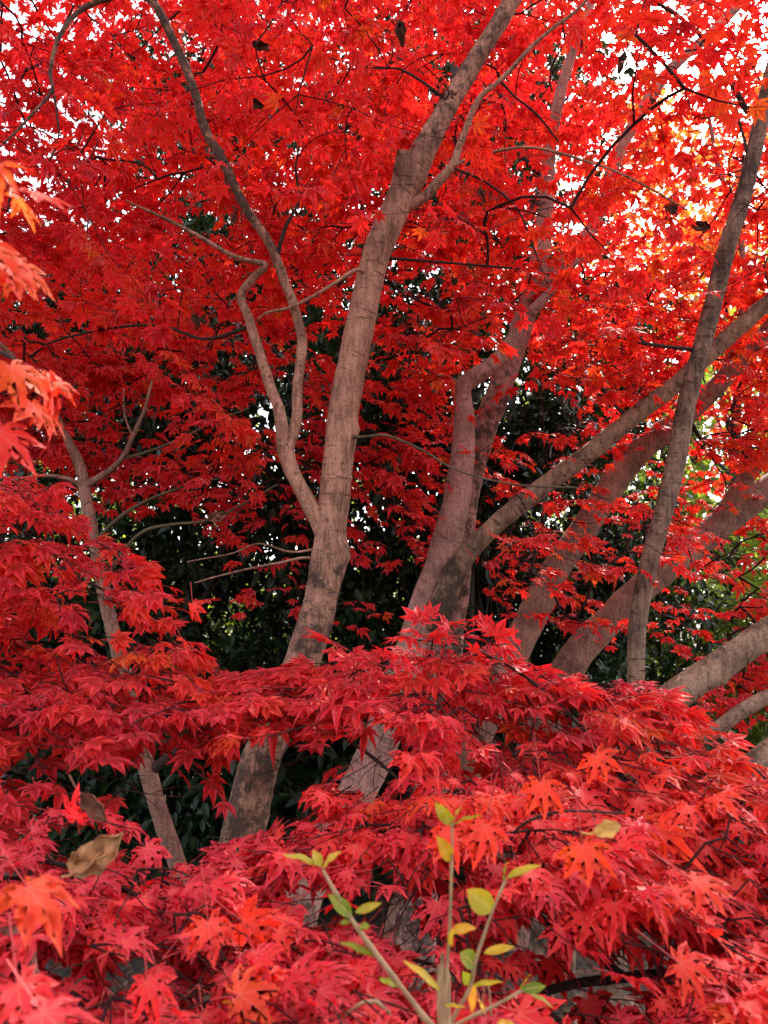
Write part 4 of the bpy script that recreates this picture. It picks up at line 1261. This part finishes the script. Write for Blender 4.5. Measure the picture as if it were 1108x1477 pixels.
for k, (x, y, rx, ry, D, lab) in enumerate(EGT):
    bush('evergreen_tree', lab, 'tree', x, y, rx, ry, D, 12000, .12, .2, 'evergreen', 'ever_twig', 70 + k, 'tall evergreens behind the maples', 360, 1, .6, .12, .12)
FT = [(560, 950, 330, 330, 13, 'far_green', 'distant sunlit yellow-green tree seen in specks between evergreen shrubs'),
      (120, 900, 330, 400, 14, 'far_green', 'distant sunlit tree behind the sloping leaf bank, seen as yellow specks'),
      (960, 760, 260, 330, 12, 'far_green', 'distant green tree behind the low leaning forked trunk'),
      (1180, 640, 260, 360, 14, 'far_green', 'distant green tree with white sky gaps at the picture edge'),
      (1010, 330, 220, 220, 10, 'far_gold', 'distant orange-red maple glowing beyond the slim speckled trunk'),
      (300, 1050, 300, 250, 11, 'far_green', 'distant low sunlit tree seen near the foot of the slim stem')]
for k, (x, y, rx, ry, D, mt, lab) in enumerate(FT):
    bush('distant_tree', lab, 'tree', x, y, rx, ry, D, 8000 if mt == 'far_green' else 4000, .20 if mt == 'far_green' else .14, .3, mt, 'ever_twig', 90 + k, 'sunlit trees beyond the evergreens', 260, 1, .55, .1, .14)

# ------------------------------------------------------------------ dry leaves, withered clusters
M['dry'] = plain_mat('dry_leaf_tan', (0.40, 0.19, 0.08), .7, .5, 70, .25)
M['dry_dark'] = plain_mat('dry_leaf_dark', (0.085, 0.033, 0.018), .75, .5, 60, .3)
M['dry_pale'] = plain_mat('dry_leaf_yellow', (0.62, 0.36, 0.09), .6, .3, 50, .35)
M['dry_brown'] = plain_mat('dry_leaf_brown', (0.16, 0.06, 0.035), .7, .5, 60, .2)


def curled(name, mat, x, y, D, dx, dy, length, width, curl, seed, label, cat='leaf', group=None, ruffle=.12):
    """A curled, crumpled dry leaf with a midrib and a stalk."""
    r = np.random.default_rng(seed)
    p = P(x, y, D)
    ax = nrm(P(x + dx, y + dy, D) - p)
    tow = nrm(np.array((0, 0, CAMZ)) - p)
    zz = nrm(tow - ax * np.dot(tow, ax))
    yy = np.cross(zz, ax)
    nu, nv = 15, 11
    V = []
    for i in range(nu):
        t = i / (nu - 1)
        wd = width * math.sin(math.pi * min(1, t * .97 + .02)) ** .75 * (1 + .12 * math.sin(t * 17 + seed))
        for j in range(nv):
            u = (j / (nv - 1) - .5) * 2
            a = u * curl
            yo = math.sin(a) / max(.2, curl) * wd
            zo = (1 - math.cos(a)) / max(.2, curl) * wd - .35 * length * (t - .4) ** 2
            nz = mnoise.noise(Vector((t * 3.1 + seed, u * 2.0, seed * .3))) * ruffle * length
            nz2 = mnoise.noise(Vector((t * 8 + seed, u * 5.0, 4))) * ruffle * length * .35
            V.append(ax * (t - .5) * length + yy * yo + zz * (zo + nz + nz2))
    F = [(i * nv + j, i * nv + j + 1, (i + 1) * nv + j + 1, (i + 1) * nv + j) for i in range(nu - 1) for j in range(nv - 1)]
    g = Geo()
    V = np.array(V)
    g.add(V, F)
    root = thing(name, label, cat, p, group)
    b = g.build('blade', M[mat], root)
    md = b.modifiers.new('thick', 'SOLIDIFY')
    md.thickness = .0006
    g = Geo()
    mid = V.reshape(nu, nv, 3)[:, nv // 2, :]
    stalk = np.vstack([mid[0] - ax * length * .45 + UP * length * .15, mid[0] - ax * length * .2 + UP * length * .03, mid[::3] + zz * .0004])
    tube(g, spline(stalk, .004), np.linspace(.0011, .0006, len(spline(stalk, .004))), 6)
    g.build('stalk', M[mat], root)
    return root


curled('dry_leaf', 'dry', 142, 1232, .66, 40, -34, .046, .02, 1.5, 1, 'curled tan dry leaf caught upright on the pink leaf bank', ruffle=.34)
curled('dry_leaf', 'dry', 116, 1243, .655, -40, 6, .024, .012, 1.3, 2, 'small crumpled tan leaf scrap beside the upright curled dry leaf', ruffle=.22)
curled('dry_leaf', 'dry_brown', 134, 1165, .8, 34, 38, .04, .016, 1.9, 3, 'rolled dark brown dead leaf lying above the curled tan leaf', ruffle=.12)
curled('dry_leaf', 'dry_brown', 314, 745, 2.3, 30, -10, .062, .022, 1.2, 4, 'crumpled red-brown dead leaf hanging on the olive twig', ruffle=.25)
curled('leaf', 'dry_pale', 876, 1196, .72, 20, -6, .026, .008, .6, 5, 'small pale yellow leaf lying on the orange part of the mound', ruffle=.08)
WG = 'withered dark leaves hanging in the canopy'
for (x, y, D, dx, dy, ln, wd, sd2, lab) in [
        (579, 48, 1.9, 4, 40, .075, .022, 11, 'long dark withered leaf hanging above the sawn stub'),
        (376, 66, 1.9, 30, 8, .06, .02, 12, 'dark withered leaf near the top beside the arching slim limb'),
        (833, 50, 2.0, 14, 34, .07, .026, 13, 'dark withered leaf at the end of the thin forked branch'),
        (896, 92, 2.0, -6, 30, .065, .016, 14, 'narrow dark withered leaf below the pale upper limb'),
        (1010, 326, 2.3, 40, 4, .075, .026, 15, 'flat dark withered leaf beside the slim speckled trunk'),
        (968, 300, 2.3, 20, 24, .05, .02, 16, 'dark crumpled leaf at the tip of the long thin arching branch'),
        (368, 150, 2.0, 30, 10, .06, .022, 17, 'dark withered leaf right of the arching slim limb, under a sky gap'),
        (283, 462, 2.3, 10, 24, .05, .02, 18, 'dark withered leaf on the low horizontal branch')]:
    curled('withered_leaf', 'dry_dark', x, y, D, dx, dy, ln, wd, 1.5, sd2, lab, group=WG, ruffle=.22)


def keys(x, y, D, n, seed, label):
    """A hanging cluster of dark dried seeds on hair-thin stalks."""
    r = np.random.default_rng(seed)
    p = P(x, y, D)
    gs = gw = Geo()
    thin(gs, np.array((0, 0, .05)), np.zeros(3), .0012, .001, 0)
    for k in range(n):
        e = np.array((r.normal(0, .014), r.normal(0, .014), -abs(r.normal(.012, .018))))
        thin(gs, np.zeros(3), e, .0006, .0005, 0, sides=3)
        d = nrm(np.array((r.normal(), r.normal(), -.6)))
        s = nrm(np.cross(d, r.normal(size=3)))
        tt = np.cross(d, s)
        L = r.uniform(.011, .018)
        V = [e, e + d * L * .35 + s * .0045, e + d * L * .4 - s * .004, e + d * L * .8 + s * .005 + tt * .002, e + d * L * .85 - s * .002 + tt * .002, e + d * L, e + d * L * .3 + tt * .003]
        gw.add(V, [(0, 1, 6, 6), (0, 6, 2, 2), (6, 1, 3, 3), (6, 3, 4, 4), (6, 4, 2, 2), (3, 5, 4, 4), (1, 0, 2, 2)])
    o = gs.build('seed_cluster', M['dry_dark'], None, smooth=False)
    o.location = tuple(p)
    tag(o, label, 'seed cluster', 'dark seed clusters hanging in the canopy')


for k, (x, y, D, n, lab) in enumerate([(694, 275, 2.0, 34, 'dark seed cluster beside the fork of the stout trunk'),
                                       (770, 287, 2.1, 40, 'dense dark seed cluster near the dark trunk top'),
                                       (970, 296, 2.2, 26, 'seed cluster at the tip of the long thin arching branch'),
                                       (645, 128, 2.0, 20, 'small seed cluster beside the upper stout trunk'),
                                       (940, 145, 2.1, 18, 'small seed cluster in front of the pale upper limb'),
                                       (340, 300, 2.0, 24, 'dark seed cluster beside the middle of the arching slim limb'),
                                       (890, 410, 2.3, 22, 'dark seed cluster above the crossing of trunk and diagonal limb')]):
    keys(x, y, D, n, 300 + k, lab)

# ------------------------------------------------------------------ young yellow-green shrub at the bottom
M['shoot'] = plain_mat('young_shoot', (0.27, 0.17, 0.085), .55, .35, 60)
M['young_leaf'] = leaf_mat('young_leaf', [(0.0, (0.13, 0.22, 0.010)), (0.5, (0.42, 0.34, 0.012)), (0.8, (0.62, 0.32, 0.012)), (1.0, (0.45, 0.15, 0.02))],
                           [(0.0, (0.13, 0.24, 0.015)), (0.5, (0.36, 0.33, 0.02)), (0.8, (0.6, 0.32, 0.02)), (1.0, (0.65, 0.22, 0.02))], spec=.4, rough=.4, trans=.45, blotch=.5, vein=(.5, .42, .06), spots=.4)
DS = .60
srt = P(640, 1560, DS)
shrub = thing('young_shrub', 'young shrub with thin tan shoots and small yellow-green leaves in front of the mound', 'shrub', (srt[0], srt[1], 0))
sorg = np.array((srt[0], srt[1], 0))
STEMS = [[(652, 1186, 4), (651, 1248, 5), (649, 1338, 6), (643, 1429, 6.5), (639, 1490, 7), (640, 1600, 7)],
         [(466, 1254, 6), (486, 1290, 8), (508, 1326, 9), (544, 1376, 11), (580, 1426, 10), (612, 1468, 11), (640, 1505, 11), (648, 1600, 11)],
         [(728, 1268, 5), (711, 1313, 6), (700, 1349, 7), (686, 1389, 8), (678, 1425, 8), (654, 1468, 8), (636, 1520, 8), (640, 1600, 8)],
         [(752, 1428, 6), (708, 1453, 7), (672, 1471, 7), (640, 1500, 7), (636, 1600, 7)],
         [(336, 1450, 5), (352, 1463, 7), (372, 1480, 8), (420, 1530, 8), (600, 1650, 8)],
         [(684, 1418, 2.5), (692, 1440, 3), (704, 1470, 3), (712, 1500, 3), (690, 1600, 3)]]
for k, stp in enumerate(STEMS):
    pts = np.array([np.concatenate([P(x, y, DS + (0.02 * k if k else 0)), [px2m(wd, DS) * .36]]) for (x, y, wd) in reversed(stp)])
    pts = np.vstack([np.array((sorg[0] + rng.normal(0, .02), sorg[1], -.05, pts[0, 3])), pts])
    s = spline(pts, .012)
    ll = np.arange(len(s)) * .012
    for ax_ in range(3):
        s[:, ax_] += np.array([mnoise.noise(Vector((l * 14, k * 4.1 + ax_ * 7, 2.2))) for l in ll]) * .0016
    s[:, 3] *= 1 + .35 * np.exp(-((ll % .043 - .02) / .004) ** 2)     # swollen nodes
    g = Geo()
    tube(g, s[:, :3], np.maximum(s[:, 3], .0006), 8, rough=.05, seed=k)
    g.build('stem', M['shoot'], shrub, sorg)
# leaves: base x,y -> tip x,y, half width px, tint
YL = [(652, 1190, 628, 1158, 9, .5), (652, 1188, 664, 1163, 8, .55), (654, 1190, 694, 1174, 8, .35), (651, 1243, 632, 1207, 10, .75), (650, 1345, 686, 1336, 9, .8), (650, 1366, 652, 1340, 5, .7),
      (465, 1252, 409, 1229, 10, .45), (463, 1250, 452, 1226, 8, .5), (466, 1252, 491, 1227, 10, .6), (508, 1322, 475, 1290, 10, .12), (512, 1316, 550, 1302, 6, .45), (540, 1380, 491, 1356, 6, .1), (518, 1338, 533, 1336, 7, .1), (505, 1330, 490, 1331, 4, .2), (578, 1424, 546, 1410, 7, .15),
      (728, 1272, 729, 1243, 7, .2), (730, 1266, 778, 1246, 6, .55), (712, 1314, 674, 1284, 17, .5), (698, 1375, 742, 1364, 6, .6), (686, 1392, 664, 1374, 13, .15), (680, 1420, 668, 1402, 8, .3), (680, 1422, 724, 1414, 4, .5),
      (752, 1428, 764, 1404, 7, .3), (752, 1428, 788, 1422, 7, .1), (754, 1430, 800, 1450, 6, .25), (636, 1432, 584, 1382, 8, .6), (684, 1420, 680, 1462, 6, .85), (640, 1450, 672, 1452, 3, .6), (700, 1462, 690, 1440, 4, .75), (336, 1450, 322, 1444, 5, .75), (716, 1476, 748, 1480, 7, .85)]
for k, (x0, y0, x1, y1, hwp, ti) in enumerate(YL):
    D = DS + (.02 if 400 < x0 < 600 else .04 if 660 < x0 < 735 else .06 if x0 > 735 else .08 if x0 < 400 else 0)
    a, b = P(x0, y0, D), P(x1, y1, D - .006 + rng.normal(0, .006))
    L = np.linalg.norm(b - a)
    ax = (b - a) / L
    tow = nrm(np.array((0, 0, CAMZ)) - a)
    z = nrm(tow * .7 + UP * .6 + rng.normal(0, .3, 3))
    z = nrm(z - ax * np.dot(ax, z))
    y = np.cross(z, ax)
    hw = px2m(hwp, D) * .95
    V, A = [], []
    nu = 9
    for i in range(nu):
        t = i / (nu - 1)
        wdt = hw * (math.sin(math.pi * t ** .85) ** .8 if 0 < t < 1 else 0.03)
        for u, l in ((-1, .25), (-.5, .08), (0, 0), (.5, .08), (1, .25)):
            V.append(a + ax * L * t + y * wdt * u + z * (wdt * l - L * .18 * t * t + L * .1 * t + .0006 * math.sin(t * 14 + k)))
            A.append((ti + .12 * (t - .5), 1 - abs(u), 0))
    F = [(i * 5 + j, i * 5 + j + 1, (i + 1) * 5 + j + 1, (i + 1) * 5 + j) for i in range(nu - 1) for j in range(4)]
    g = Geo()
    g.add(V, F, A)
    g.build('leaf', M['young_leaf'], shrub, sorg)
